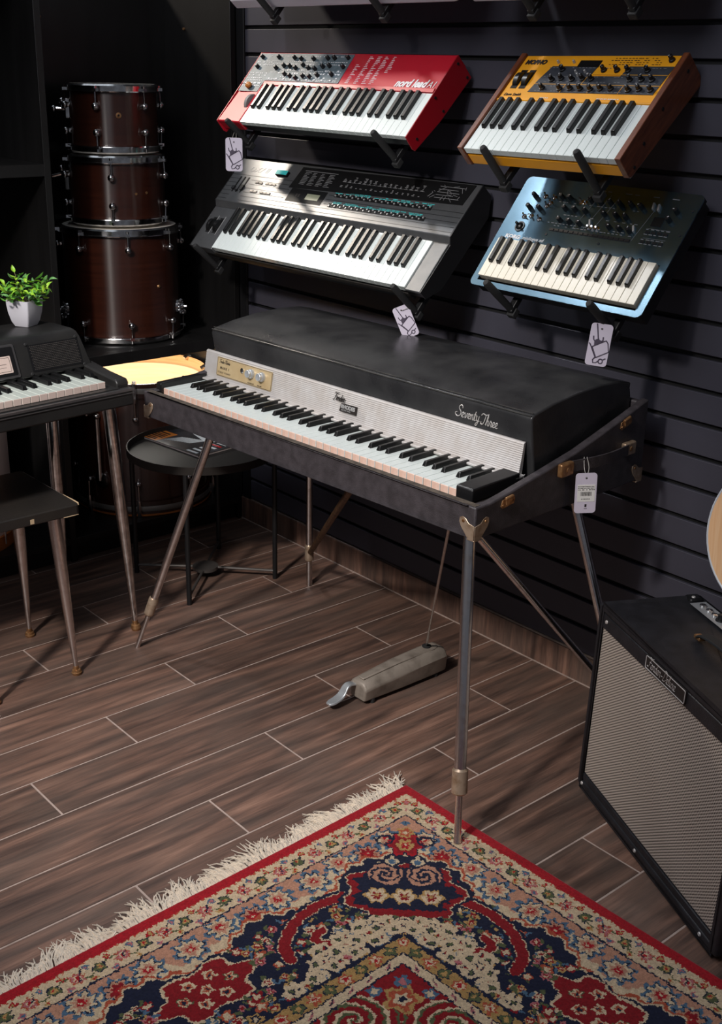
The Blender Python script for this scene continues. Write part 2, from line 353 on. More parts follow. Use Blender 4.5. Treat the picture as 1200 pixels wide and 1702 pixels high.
def grille_cloth():
    m = bpy.data.materials.new('woven_grille_cloth'); m.use_nodes = True; nt = m.node_tree; N = nt.nodes; L = nt.links; b = N['Principled BSDF']
    tc = N.new('ShaderNodeTexCoord'); sp = N.new('ShaderNodeSeparateXYZ'); L.new(tc.outputs['Object'], sp.inputs[0])
    def wave(o, k, ph=0):
        a = N.new('ShaderNodeMath'); a.operation = 'MULTIPLY_ADD'; a.inputs[1].default_value = k; a.inputs[2].default_value = ph; L.new(o, a.inputs[0])
        s = N.new('ShaderNodeMath'); s.operation = 'SINE'; L.new(a.outputs[0], s.inputs[0]); return s.outputs[0]
    def mth(op, a, bb):
        q = N.new('ShaderNodeMath'); q.operation = op
        for i, s in enumerate((a, bb)):
            if hasattr(s, 'is_output'): L.new(s, q.inputs[i])
            else: q.inputs[i].default_value = s
        return q.outputs[0]
    k = 2*PI/.0092
    wx = wave(sp.outputs[0], k); wz = wave(sp.outputs[2], 2*PI/.0068)
    g = mth('MULTIPLY', wx, wz)
    r = N.new('ShaderNodeValToRGB'); e = r.color_ramp.elements; e[0].position = .28; e[0].color = C(40, 35, 32); e[1].position = .60; e[1].color = C(196, 182, 170)
    v = mth('MULTIPLY_ADD', g, .5); v.node.inputs[2].default_value = .5
    L.new(v, r.inputs[0]); L.new(r.outputs[0], b.inputs['Base Color']); b.inputs['Roughness'].default_value = .6
    bp = N.new('ShaderNodeBump'); bp.inputs['Strength'].default_value = .6; bp.inputs['Distance'].default_value = .001; L.new(v, bp.inputs['Height']); L.new(bp.outputs[0], b.inputs['Normal'])
    return m
m_cloth = grille_cloth()

# ================================================================== ROOM
def structure(name, mb, mats, **k):
    o = mb.build(name, mats, **k); o['kind'] = 'structure'; return o
# floor: grout bed, and every plank tile a part of it
FX0, FX1, FY0, FY1 = -.60, 4.10, -3.40, 0.0
floor = structure('floor', MB().box(-.60, 4.6, -4.4, .06, -.06, -.0012), m_grout)
TW, TX0, TL = .15035, .41708, .8035
OFF = [-.255, -.526, -.798]
tmesh = {}
for n in range(-7, 25):
    x0 = TX0+n*TW; ph = OFF[n % 3]
    ys = [0.0]; y = ph
    while y > 0: y -= TL
    while y+TL < -.02: y += TL
    while y > FY1: y -= TL
    while y > FY0-TL: ys.append(y); y -= TL
    for i in range(len(ys)-1):
        ln = round(ys[i]-ys[i+1], 4); a = x0+TW/2; b = (ys[i]+ys[i+1])/2
        if i == 0: b -= .004; ln -= .008
        if a > FX1 or (a < -.1 and b < -1.6): continue
        if ln not in tmesh:
            g = .0026; mb = MB().box(-TW/2+g, TW/2-g, -ln/2+g, ln/2-g, -.008, 0)
            tmesh[ln] = mb.mesh('tile', [m_tile], smooth=0)
        o = bpy.data.objects.new('plank_tile', tmesh[ln]); COL.objects.link(o); o.parent = floor; o.location = (a, b, 0)
# slatwall: each slat a part
PIT, Z0 = .0762, 1.60351
wallb = structure('wall_back', MB().box(-.56, 4.2, .012, .06, 0, 2.9), m_groove)
zt = [Z0+k*PIT for k in range(16, -21, -1)]
for i in range(len(zt)-1):
    hi, lo = zt[i]-.0055, zt[i+1]+.0055
    if lo < .0793: lo = .0793
    if hi <= lo: continue
    p = [(0.0, lo), (0.0, hi), (.010, hi), (.0125, hi-.004), (.0125, lo+.004), (.010, lo)]
    key = ('s', round(hi-lo, 4))
    if key not in tmesh:
        q = [(a, z-lo) for a, z in p]; tmesh[key] = MB().prism(q, 'x', 0, 4.1).mesh('slat', [m_slat], smooth=0)
    o = link('slat', tmesh[key], wallb, bev=.0012, seg=1); o.location = (0, 0, lo)
structure('trim_1', MB().box(-.043, -.002, -.004, .011, .0795, 2.85), m_blackm, bev=.002)
# baseboard tiles
bb = structure('baseboard_back', MB().box(-.5, 4.1, -.003, .011, 0, .0785), m_grout)
xs = [-.47, .2667, 1.0667, 1.8667, 2.6667, 3.4667, 4.1]
for a, b in zip(xs[:-1], xs[1:]):
    MB().box(a+.0015, b-.0015, -.0075, -.001, .0012, .0793).build('baseboard_tile', m_tile, bb, bev=.0008, seg=1, smooth=0)
MB().box(-.5, 4.1, -.0105, -.0072, -.001, .0022).build('grout_line', m_grout, bb, smooth=0)
structure('wall_left', MB().box(-.60, -.535, -4.4, .06, 0, 1.80), m_wall)

# ================================================================== BLACK SHELVING UNIT on the left wall
CXF = -.045
su = thing('shelving_unit', 'tall black laminate open shelving unit along the left wall behind the drums', 'shelving', loc=(0, 0, 0))
MB().box(-.53, CXF, -.0235, -.0045, 0.0, 1.79).build('side_panel', m_cab, su, bev=.0008)
for y in (-.668, -1.35): MB().box(-.512, CXF, y, y+.020, 0.0, 1.79).build('partition', m_cab, su, bev=.0008)
MB().box(-.532, -.512, -2.4, -.0235, 0.0, 1.79).build('back_panel', m_cab, su)
MB().box(-.512, CXF, -.648, -.0235, .616, .652).build('counter_shelf', m_cab, su, bev=.001)
MB().box(-.512, CXF, -.648, -.0235, .058, .078).build('shelf', m_cab, su, bev=.001)
MB().box(-.512, CXF, -1.35, -.668, .058, .078).build('shelf', m_cab, su, bev=.001)
MB().box(-.512, CXF, -1.35, -.668, 1.190, 1.224).build('shelf', m_cab, su, bev=.001)
MB().box(-.512, CXF, -1.35, -.668, 1.765, 1.79).build('shelf', m_cab, su, bev=.001)
MB().box(CXF-.04, CXF-.022, -1.35, -.0235, 0, .057).build('plinth', m_cab, su)
pin = MB()
pin.cyl((-.30, -.0237, 1.60), (-.30, -.029, 1.60), .004, n=8); pin.build('shelf_pin', m_gold, su)
pin = MB(); pin.cyl((-.511, -.42, 1.625), (-.506, -.42, 1.625), .004, n=8); pin.build('shelf_pin', m_gold, su)

# ================================================================== DRUMS
CAZ = math.radians(-29.5)
def hoop_prof(r, zc, h, d):   # flanged triple hoop; d=+1 top hoop, -1 bottom
    p = [(r+.004, zc), (r+.004, zc+d*h*.75), (r-.001, zc+d*h), (r-.004, zc+d*h*.97), (r+.001, zc+d*h*.7), (r+.001, zc+d*h*.1), (r+.001, zc-d*h*.1), (r+.012, zc-d*h*.12), (r+.013, zc)]
    return p
def lug_mesh(z0, zh, d, r, mount_r):
    """ball lug in local coords x=radial outwards from shell radius 0"""
    mb = MB(); mb.cyl((-.001, 0, 0), (.006, 0, 0), .0085, n=12); mb.ball((.0125, 0, 0), .0115, n=14)
    mb.cyl((.012, 0, 0), (.010, 0, zh-z0), .0026, n=8)
    mb.box(.001, .018, -.006, .006, zh-z0-.003, zh-z0+.006); mb.cyl((.010, 0, zh-z0+.005), (.010, 0, zh-z0+.013*d), .0042, n=8)
    return mb.mesh('lug', [m_chrome])
def metal_drum(name, label, group, cx, cy, z0, z1, R, th, inset=.030):
    """z0..z1 overall, R hoop outer radius"""
    r = R-.013
    t = thing(name, label, 'drum', loc=(cx, cy, z0), group=group); H = z1-z0
    mb = MB(); mb.lathe([(r-.004, .016), (r, .018), (r, H-.018), (r-.004, H-.016)], 72); mb.build('shell', m_drum, t)
    MB().lathe(hoop_prof(r, H-.022, .020, 1), 72, closed=True).build('top_hoop', m_chrome, t)
    MB().lathe(hoop_prof(r, .022, .020, -1), 72, closed=True).build('bottom_hoop', m_chrome, t)
    MB().lathe([(0, H-.006), (r-.006, H-.006), (r-.001, H-.009), (r-.001, H-.02)], 64).build('head', m_head, t)
    MB().lathe([(0, .006), (r-.006, .006), (r-.001, .009), (r-.001, .02)], 64).build('bottom_head', m_head, t)
    zt = H-.022-.034-inset*.3; zb = .022+.034+inset*.3
    mt = lug_mesh(zt, H-.020, 1, r, r); mbm = lug_mesh(zb, .020, -1, r, r)
    for a in th:
        A = CAZ+math.radians(a)
        for z, me in ((zt, mt), (zb, mbm)):
            o = link('lug', me, t); o.location = (r*math.cos(A), r*math.sin(A), z); o.rotation_euler = (0, 0, A)
    return t, r, H
gd = 'drums stacked on the black counter shelf'
DX, DY = -.284, -.303
t, r, H = metal_drum('floor_tom', 'large burgundy floor tom, bottom drum of the stack on the black shelf', gd, DX, DY, .652, 1.016, .198, [-130, -85, -40, 7, 52, 97, 142, 187])
for a, z in ((72, .100), (-75, .095)):
    A = CAZ+math.radians(a); mb = MB(); d = Vector((math.cos(A), math.sin(A), 0)); c = d*r+Vector((0, 0, z))
    mb.cyl(c-d*.002, c+d*.006, .024, .022, n=20)
    for k in range(12):
        q = 2*PI*k/12; tt = Vector((-d.y, d.x, 0)); mb.ball(c+d*.010+tt*.017*math.cos(q)+Vector((0, 0, .021*math.sin(q))), .005, n=6)
    mb.cyl(c+d*.004, c+d*.020, .014, .010, n=14); mb.cyl(c+d*.018, c+d*.030, .005, n=8)
    mb.build('leg_bracket', m_chrome, t)
mb = MB(); A = CAZ+math.radians(38); d = Vector((math.cos(A), math.sin(A), 0)); mb.cyl(d*r+Vector((0, 0, .18)), d*(r+.003)+Vector((0, 0, .18)), .006, .004, n=12); mb.build('air_vent', m_gold, t)
t, r, H = metal_drum('rack_tom', 'middle burgundy tom drum standing on the large floor tom', gd, DX, DY, 1.0165, 1.231, .163, [-150, -78, -6, 66, 138])
for zz, a in ((.10, 10), (.102, 24)):
    A = CAZ+math.radians(a+12); d = Vector((math.cos(A), math.sin(A), 0)); mb = MB(); mb.cyl(d*(r-.001)+Vector((0, 0, zz)), d*(r+.002)+Vector((0, 0, zz)), .004, n=8); mb.build('vent_screw', m_gold, t)
A = CAZ-math.radians(92); d = Vector((math.cos(A), math.sin(A), 0)); mb = MB()
mb.box(-.02, .02, -.004, .012, -.03, .03); bk = mb.mesh('tom_bracket', [m_chrome])
o = link('tom_bracket', bk, t, bev=.003); o.location = d*r+Vector((0, 0, .13)); o.rotation_euler = (0, 0, A-PI/2)
mb = MB(); mb.cyl(d*(r+.01)+Vector((0, 0, .15)), d*(r+.05)+Vector((0, 0, .14)), .005, n=10); mb.ball(d*(r+.02)+Vector((0, 0, .165)), .010); mb.build('bracket_screw', m_chrome, t)
t, r, H = metal_drum('rack_tom', 'small burgundy tom drum, topmost of the stack', gd, DX, DY, 1.2315, 1.437, .149, [-141, -81, -21, 39, 99, 159])
A = CAZ+math.radians(6); d = Vector((math.cos(A), math.sin(A), 0)); mb = MB(); mb.lathe([(.0035, 0), (.0085, 0), (.0085, .003), (.0035, .004)], 16, c=d*r+Vector((0, 0, .115)), ax=d, closed=True); mb.build('air_vent', m_gold, t)
A = CAZ-math.radians(88); d = Vector((math.cos(A), math.sin(A), 0))
o = link('tom_bracket', bk, t, bev=.003); o.location = d*r+Vector((0, 0, .13)); o.rotation_euler = (0, 0, A-PI/2)
mb = MB(); mb.ball(d*(r+.02)+Vector((0, 0, .15)), .011); mb.cyl(d*(r+.01)+Vector((0, 0, .128)), d*(r+.045)+Vector((0, 0, .128)), .006, n=10); mb.ball(d*(r+.046)+Vector((0, 0, .128)), .010); mb.build('bracket_screw', m_chrome, t)

# bass drum standing on end, open top, maple interior with its bright lighting painted in
BX, BY, BZ0, BZ1, BR = -.275, -.262, .078, .532, .231
t = thing('bass_drum', 'burgundy bass drum standing open end up under the counter shelf, bare maple inside', 'drum', loc=(BX, BY, BZ0)); H = BZ1-BZ0; r = BR-.010
MB().lathe([(r-.008, .045), (r, .045), (r, H-.04), (r-.008, H-.04)], 96, closed=True).build('shell_outside', m_drum, t)
MB().lathe([(r-.0085, .02), (r-.0085, H-.035)], 96).build('shell_inside', m_maple_lit, t, label='bare maple inside of the shell, bright light painted in as a paler tone')
def wood_hoop(z0, z1, nm, top):
    mb = MB(); R0, R1 = r+.0025, BR
    zm = (z0+z1)/2
    mb.lathe([(R0, z0), (R1, z0), (R1, z1), (R0, z1)], 96, closed=True, m=0)
    if top: mb.lathe([(R0-.0004, z1+.0004), (R0-.0004, z0)], 96, m=1)
    else: mb.lathe([(R0, z0-.0003), (R1-.0005, z0-.0003)], 96, m=2)
    mb.lathe([(R1+.0002, zm+.009), (R1+.0012, zm+.006), (R1+.0012, zm-.006), (R1+.0002, zm-.009)], 96, m=3)
    mb.build(nm, [m_drum, m_maple, m_orangewood, m_hoopline], t)
wood_hoop(H-.046, H, 'top_hoop', True); wood_hoop(0.004, .052, 'bottom_hoop', False)
MB().lathe([(0, .015), (r-.009, .015), (r-.009, .018)], 64).build('bottom_head', m_head, t)
mb = MB(); mb.lathe([(BR-.005, -.0005), (BR+.0005, .0035), (BR+.0005, .010)], 96); mb.build('hoop_edge', m_orangewood, t, label='bare orange wood edge of the bottom hoop')
def claw(top):
    s = 1 if top else -1; mb = MB(); mb.tube([(-.012, 0, s*.046), (-.002, 0, s*.052), (.012, 0, s*.050), (.018, 0, s*.02), (.018, 0, -s*.01)], [.007, .008, .008, .009, .006], 8)
    mb.cyl((.018, 0, 0), (.016, 0, -s*.062), .003, n=8); mb.ball((.010, 0, -s*.066), .0105, n=12); mb.cyl((-.006, 0, -s*.066), (.010, 0, -s*.066), .008, n=10)
    return mb.mesh('claw', [m_chrome_old])
ct, cb = claw(True), claw(False)
for a in range(0, 360, 45):
    A = CAZ+math.radians(a-5)
    for z, me in ((H-.05, ct), (.05, cb)):
        o = link('claw', me, t); o.location = (r*math.cos(A), r*math.sin(A), z); o.rotation_euler = (0, 0, A)
A = CAZ+math.radians(-38); d = Vector((math.cos(A), math.sin(A), 0)); e_ = d*(r+.012)
mb = MB(); mb.cyl(e_+Vector((0, 0, .12)), e_+Vector((0, 0, .34)), .007, n=10); mb.lathe([(.001, 0), (.026, 0), (.026, .008), (.012, .014), (.001, .014)], 20, c=d*r+Vector((0, 0, .12)), ax=d)
mb.ball(e_+Vector((0, 0, .34)), .011); mb.build('spur', m_chrome_old, t)
# pale drum in the next bay
t = thing('bass_drum', 'pale wrapped drum with orange wood hoop, seen under the black electric piano at left', 'drum', loc=(-.298, -.98, .078))
R = .226
MB().lathe([(R-.01, .04), (R-.004, .04), (R-.004, .50), (R-.01, .50)], 72, closed=True).build('shell', m_pinkwhite, t)
MB().lathe([(R-.006, 0), (R+.004, 0), (R+.004, .042), (R-.006, .042)], 72, closed=True).build('bottom_hoop', m_orangewood, t)
MB().lathe([(R-.006, .50), (R+.004, .50), (R+.004, .54), (R-.006, .54)], 72, closed=True).build('top_hoop', m_orangewood, t)
MB().lathe([(0, .53), (R-.006, .53), (R-.005, .50)], 48).build('head', m_head, t)
for a in (-60, -15, 30, 75, 120, 165, 210, 255):
    A = math.radians(a); d = Vector((math.cos(A), math.sin(A), 0)); mb = MB(); c = d*(R+.012)
    mb.cyl(c+Vector((0, 0, .03)), c+Vector((0, 0, .12)), .003, n=8); mb.box(-.004, .014, -.008, .008, .02, .045)
    mb2 = MB(); mb2.cyl(c+Vector((0, 0, .02)), c+Vector((0, 0, .12)), .0035, n=8); mb2.cyl(d*(R-.005)+Vector((0, 0, .12)), d*(R+.014)+Vector((0, 0, .12)), .009, n=10); mb2.build('lug', m_chrome_old, t)

# ================================================================== KEYS helper
WH = {0: 'C', 2: 'D', 4: 'E', 5: 'F', 7: 'G', 9: 'A', 11: 'B'}
BOFF = {1: -.10, 3: .10, 6: -.13, 8: 0, 10: .13}
def add_keys(parent, u0, pit, v0, L, n0, th, start, count, bL, bH, wm, fm, bm_, bend=None, bw=.56, gap=.0008, taper=.0012, slope=0, lean=0):
    """white keys run from v0 (front) to v0+L; top at n0; u0 left edge of the first white"""
    w = pit-gap
    mb = MB(); mb.box(-w/2, w/2, 0, L, -th, 0, 0)
    mb.m = [1 if f in (2,) else 0 for f in range(6)]
    wk = mb.mesh('white_key', [wm, fm], smooth=0)
    b = bw*pit/2; b2 = b-taper; y1 = L if bend is None else bend
    y0 = y1-bL
    v = [(-b, y0, -.002), (b, y0, -.002), (b, y1, -.002), (-b, y1, -.002), (-b2, y0+bH*.55, bH*.94), (b2, y0+bH*.55, bH*.94), (b2, y1, bH), (-b2, y1, bH), (-b2, y0+bH*.35, bH*.7), (b2, y0+bH*.35, bH*.7)]
    f = [(0, 3, 2, 1), (4, 5, 6, 7), (0, 1, 9, 8), (8, 9, 5, 4), (1, 2, 6, 5, 9), (3, 0, 8, 4, 7), (2, 3, 7, 6)]
    bk = MB().add(v, f).mesh('black_key', [bm_], smooth=0)
    wi = 0
    for k in range(count):
        s = (start+k) % 12
        if s in WH:
            o = link('white_key', wk, parent, bev=.0007, seg=1); o.location = (u0+(wi+.5)*pit, v0, n0); wi += 1
            o['i'] = wi
        else:
            o = link('black_key', bk, parent, bev=.0008, seg=2); o.location = (u0+(wi+BOFF[s])*pit, v0, n0)
    return wi*pit
def kframe(p):
    x, y, z, yaw, tilt, W_, D_, roll = p[:8]; su_, sv_ = (W_/p[8], D_/p[9]) if len(p) > 8 else (1, 1)
    u = Vector((math.cos(yaw), math.sin(yaw), 0)); v = Vector((-math.sin(yaw)*math.cos(tilt), math.cos(yaw)*math.cos(tilt), math.sin(tilt))); n = u.cross(v)
    u2 = u*math.cos(roll)+v*math.sin(roll); v2 = n.cross(u2)
    return basis(u2*su_, v2*sv_, n, (x, y, z))
def knob_mesh(r, h, m1, m2, skirt=0, name='knob'):
    mb = MB()
    if skirt: mb.lathe([(.0005, 0), (r*1.35, 0), (r*1.2, h*.25), (r*.9, h*.3), (r*.85, h*.95), (r*.7, h), (.0005, h)], 14)
    else: mb.lathe([(.0005, 0), (r, 0), (r*.86, h*.93), (r*.7, h), (.0005, h)], 14)
    mb.box(-r*.09, r*.09, r*.1, r*.82, h*.98, h*1.03, 1)
    return mb.mesh(name, [m1, m2])
def rrect(x0, x1, y0, y1, r, k=5):
    p = []
    for cx, cy, a in ((x1-r, y1-r, 0), (x0+r, y1-r, 90), (x0+r, y0+r, 180), (x1-r, y0+r, 270)):
        for i in range(k+1):
            q = math.radians(a+90*i/k); p.append((cx+r*math.cos(q), cy+r*math.sin(q)))
    return p
def printrows(mb, rnd, x0, x1, y, n, h=.0018, z=.0012, fill=.7, t=.0003):
    """little dashes of lettering too small to read"""
    st = (x1-x0)/n
    for i in range(n):
        if rnd.random() < fill:
            w = st*rnd.uniform(.4, .85); mb.box(x0+i*st, x0+i*st+w, y, y+h, z, z+t)

# ================================================================== WALL SYNTHESIZERS
# x, y, z, yaw, tilt, width, depth, roll, design width, design depth
KN = (.1390, -.2028, 1.3444, -.0248, .8591, .8365, .2504, 0, .8465, .2555)
KM = (1.1848, -.2511, 1.3353, -.0034, .7777, .4585, .2822, .0154, .4646, .2829)
KD = (.0828, -.2737, .9861, .0172, .8415, .9922, .3208, .0036, .9993, .3308)
KX = (1.2215, -.2318, 1.0295, -.0010, .9026, .4950, .3014, -.0021, .5001, .301)
rnd = random.Random(3)
def red_synth():
    t = thing('synthesizer', 'red synthesizer on the upper wall row with slate knob panel', 'synthesizer', kframe(KN)); W_, D_ = .8465, .2555
    mb = MB()
    mb.prism([(.136, -.0005), (D_, -.0005), (D_, -.040), (.232, -.060), (.136, -.060)], 'x', 0, W_)
    mb.box(.0, .1135, .001, .136, -.037, -.0005)
    mb.build('body', m_red, t, bev=.0035)
    MB().box(.1145, W_-.004, .006, .135, -.040, -.016).build('key_bed', m_blackm, t, bev=.002)
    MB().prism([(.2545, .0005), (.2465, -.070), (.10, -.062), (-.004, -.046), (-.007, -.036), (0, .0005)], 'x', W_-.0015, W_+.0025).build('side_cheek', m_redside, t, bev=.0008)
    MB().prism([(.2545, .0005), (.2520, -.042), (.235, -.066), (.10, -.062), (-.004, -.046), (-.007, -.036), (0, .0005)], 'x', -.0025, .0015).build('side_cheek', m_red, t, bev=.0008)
    mb = MB()
    for v, n in ((.238, -.012), (.236, -.058), (.13, -.010), (.125, -.052), (.02, -.030)): mb.cyl((W_+.0025, v, n), (W_+.0042, v, n), .0036, n=10)
    mb.build('side_screw', m_blackm, t)
    MB().prism([(.1365, .002), (.1465, .0035), (.1495, .0005), (.1365, -.012)], 'x', .113, W_-.002).build('rib', m_red, t)
    add_keys(t, .1155, (.845-.1155)/29, .003, .132, -.001, .014, 0, 49, .085, .0105, m_wkey, m_wkey, m_bkey)
    MB().prism([(.002, .2505), (.446, .2505), (.452, .1515), (.107, .1515), (.105, .111), (.009, .111), (.004, .16)][::-1], 'z', -.0004, .0008).build('control_panel', m_panelg, t, label='slate grey control panel')
    kn = knob_mesh(.0062, .012, m_black, m_white)
    for (x, y) in [(0.027, 0.232), (0.033, 0.196), (0.11, 0.232), (0.13, 0.193), (0.161, 0.202), (0.19, 0.201), (0.223, 0.195), (0.188, 0.231), (0.222, 0.228), (0.25, 0.206), (0.285, 0.195), (0.316, 0.193), (0.191, 0.172), (0.222, 0.166), (0.254, 0.16), (0.282, 0.167), (0.314, 0.166), (0.345, 0.172), (0.345, 0.202), (0.372, 0.205), (0.406, 0.176), (0.434, 0.203), (0.344, 0.231), (0.373, 0.232), (0.431, 0.234), (0.281, 0.228)]:
        o = link('knob', kn, t); o.location = (x, y+.002, .0008); o.rotation_euler = (0, 0, rnd.uniform(-2, 2))
    mb = MB()
    for y in (.24, .221, .212, .188, .181, .158, .1545): printrows(mb, rnd, .055 if y > .2 else .11, .44, y, 40)
    for y in (.216, .206, .176, .168, .158, .15, .14, .13): printrows(mb, rnd, .012, .10, y, 9, .003)
    for y in (.165, .178, .19, .21): printrows(mb, rnd, .15, .44, y, 26, .004, fill=.45)
    mb.build('panel_print', m_white, t, kind=None)
    mb = MB()
    for x in range(4): mb.box(.02+x*.022, .032+x*.022, .1375, .1425, .0008, .0025)
    for x in range(9): mb.box(.12+x*.036, .128+x*.036, .1565, .161, .0008, .0025)
    mb.build('button_row', m_white, t)
    mb = MB(); rr = random.Random(8)
    for c, x in enumerate((.478, .515, .548, .578, .612)):
        for k in range(17 if c != 4 else 10):
            y = .243-k*.0055
            if c == 0 and k < 5: continue
            w = rr.uniform(.007, .02); mb.box(x-.0, x+w, y, y+.0017, -.0005, .0003)
    mb.build('preset_list', m_white, t)
    put('nord', 'lettering', t, m_white, .684, .151, .0004, Matrix.Rotation(.0, 4, 'Z')); put('a1', 'lettering', t, m_white, .808, .151, .0004)
    put('nordsub', 'lettering', t, m_white, .686, .1425, .0004)
    mb = MB(); mb.ball((.056, .127, .008), .012, .010, .008, n=14); mb.cyl((.05, .127, .0), (.06, .127, .012), .008, n=12); mb.build('pitch_stick', m_amber, t, label='amber wooden pitch stick')
    mb = MB(); mb.lathe([(.0005, -.006), (.030, -.006), (.030, .006), (.0005, .006)], 30, c=(.098, .078, -.018), ax=(1, 0, 0)); mb.build('mod_wheel', m_grey, t)
    return t
red_synth()
def yellow_synth():
    t = thing('synthesizer', 'small yellow synthesizer with reddish wooden end cheeks, top right of the wall', 'synthesizer', kframe(KM)); W_, D_ = .4646, .2829
    pol = [(-.004, .003), (.286, .006), (.288, -.060), (.276, -.076), (.0, -.055), (-.004, -.050)]
    MB().prism(pol, 'x', 0, .015).build('wood_cheek', m_walnut, t, bev=.0015); MB().prism(pol, 'x', W_-.015, W_).build('wood_cheek', m_walnut, t, bev=.0015)
    mb = MB(); mb.cyl((W_, .07, -.03), (W_+.001, .07, -.03), .004, n=10); mb.cyl((W_, .155, -.02), (W_+.001, .155, -.02), .004, n=10); mb.cyl((W_, .02, -.045), (W_+.001, .02, -.045), .004, n=10); mb.cyl((W_, .26, -.02), (W_+.001, .26, -.02), .004, n=10); mb.build('side_screw', m_blackm, t)
    mb = MB(); mb.prism([(.15, -.0005), (.284, -.0005), (.284, -.050), (.268, -.065), (.15, -.065)], 'x', .015, W_-.015); mb.prism([(.150, -.001), (.150, .0025), (.145, .001), (.145, -.010)], 'x', .015, W_-.015)
    mb.box(.015, W_-.015, .0, .15, -.052, -.0225); mb.build('body', m_yel, t, bev=.0025)
    add_keys(t, .0165, (W_-.033)/19, -.001, .148, -.001, .016, 5, 32, .088, .0105, m_wkey, m_wkey, m_bkey)
    mb = MB()
    mb.prism([(.092, .172), (.437, .172), (.4455, .251), (.33, .251), (.322, .222), (.24, .222), (.245, .2505), (.115, .2505), (.10, .21)][::-1][::-1], 'z', -.0003, .0006); mb.build('control_panel', m_dpanel, t, label='dark grey control panel')
    mb = MB(); mb.box(.094, .442, .1955, .1968, .0006, .0009); mb.box(.245, .443, .2255, .2267, .0006, .0009)
    for x0 in (.185, .262, .345): mb.prism([(x0, .172), (x0+.0015, .172), (x0+.004, .197), (x0+.0025, .197)], 'z', .0006, .0009)
    mb.prism([(.23, .197), (.2315, .197), (.236, .223), (.2345, .223)], 'z', .0006, .0009); mb.build('panel_line', m_yel2, t)
    MB().box(.186, .246, .248, .268, -.0005, .001).build('display', m_gloss, t)
    kn = knob_mesh(.0055, .014, m_black, m_white, 1)
    for (x, y) in [(0.152, 0.239), (0.304, 0.239), (0.334, 0.238), (0.385, 0.238), (0.141, 0.208), (0.166, 0.212), (0.198, 0.21), (0.226, 0.212), (0.251, 0.212), (0.355, 0.211), (0.385, 0.212), (0.412, 0.212), (0.129, 0.183), (0.181, 0.182), (0.21, 0.183), (0.238, 0.183), (0.267, 0.182), (0.293, 0.184), (0.321, 0.185), (0.369, 0.182), (0.395, 0.185), (0.425, 0.184), (0.428, 0.269), (0.268, 0.239)]:
        o = link('knob', kn, t); o.location = (x, y, .0006); o.rotation_euler = (0, 0, rnd.uniform(-2, 2))
    sm = MB().lathe([(.0005, 0), (.0035, 0), (.0025, .007), (.0005, .008)], 10).mesh('button', [m_silverb])
    for x, y in ((.125, .2615), (.17, .262), (.195, .232), (.22, .233), (.205, .2235), (.235, .2235)):
        o = link('button', sm, t); o.location = (x, y, 0)
    mb = MB()
    for y in (.245, .203, .2185, .190, .1755): printrows(mb, rnd, .11, .43, y, 34, .0014, .0007)
    mb.build('panel_print', m_grey, t)
    mb = MB()
    for y in (.274, .268, .262, .256): printrows(mb, rnd, .27, .41, y, 16, .0014, .0)
    mb.build('preset_list', m_ink, t)
    mb = MB(); printrows(mb, rnd, .14, .165, .1545, 5, .0025, 0, 1); printrows(mb, rnd, .30, .36, .156, 12, .0025, 0, 1); mb.build('key_labels', m_white, t)
    put('mopho', 'lettering', t, m_ink, .026, .257, .0003); put('dsi', 'lettering', t, m_ink, .026, .160, .0003)
    for x in (.040, .066):
        mb = MB(); mb.lathe([(.0005, -.0065), (.026, -.0065), (.026, .0065), (.0005, .0065)], 28, c=(x, .210, -.015), ax=(1, 0, 0)); mb.box(x-.009, x+.009, .182, .238, -.0005, .0006); mb.build('pitch_wheel', m_bkey, t)
yellow_synth()
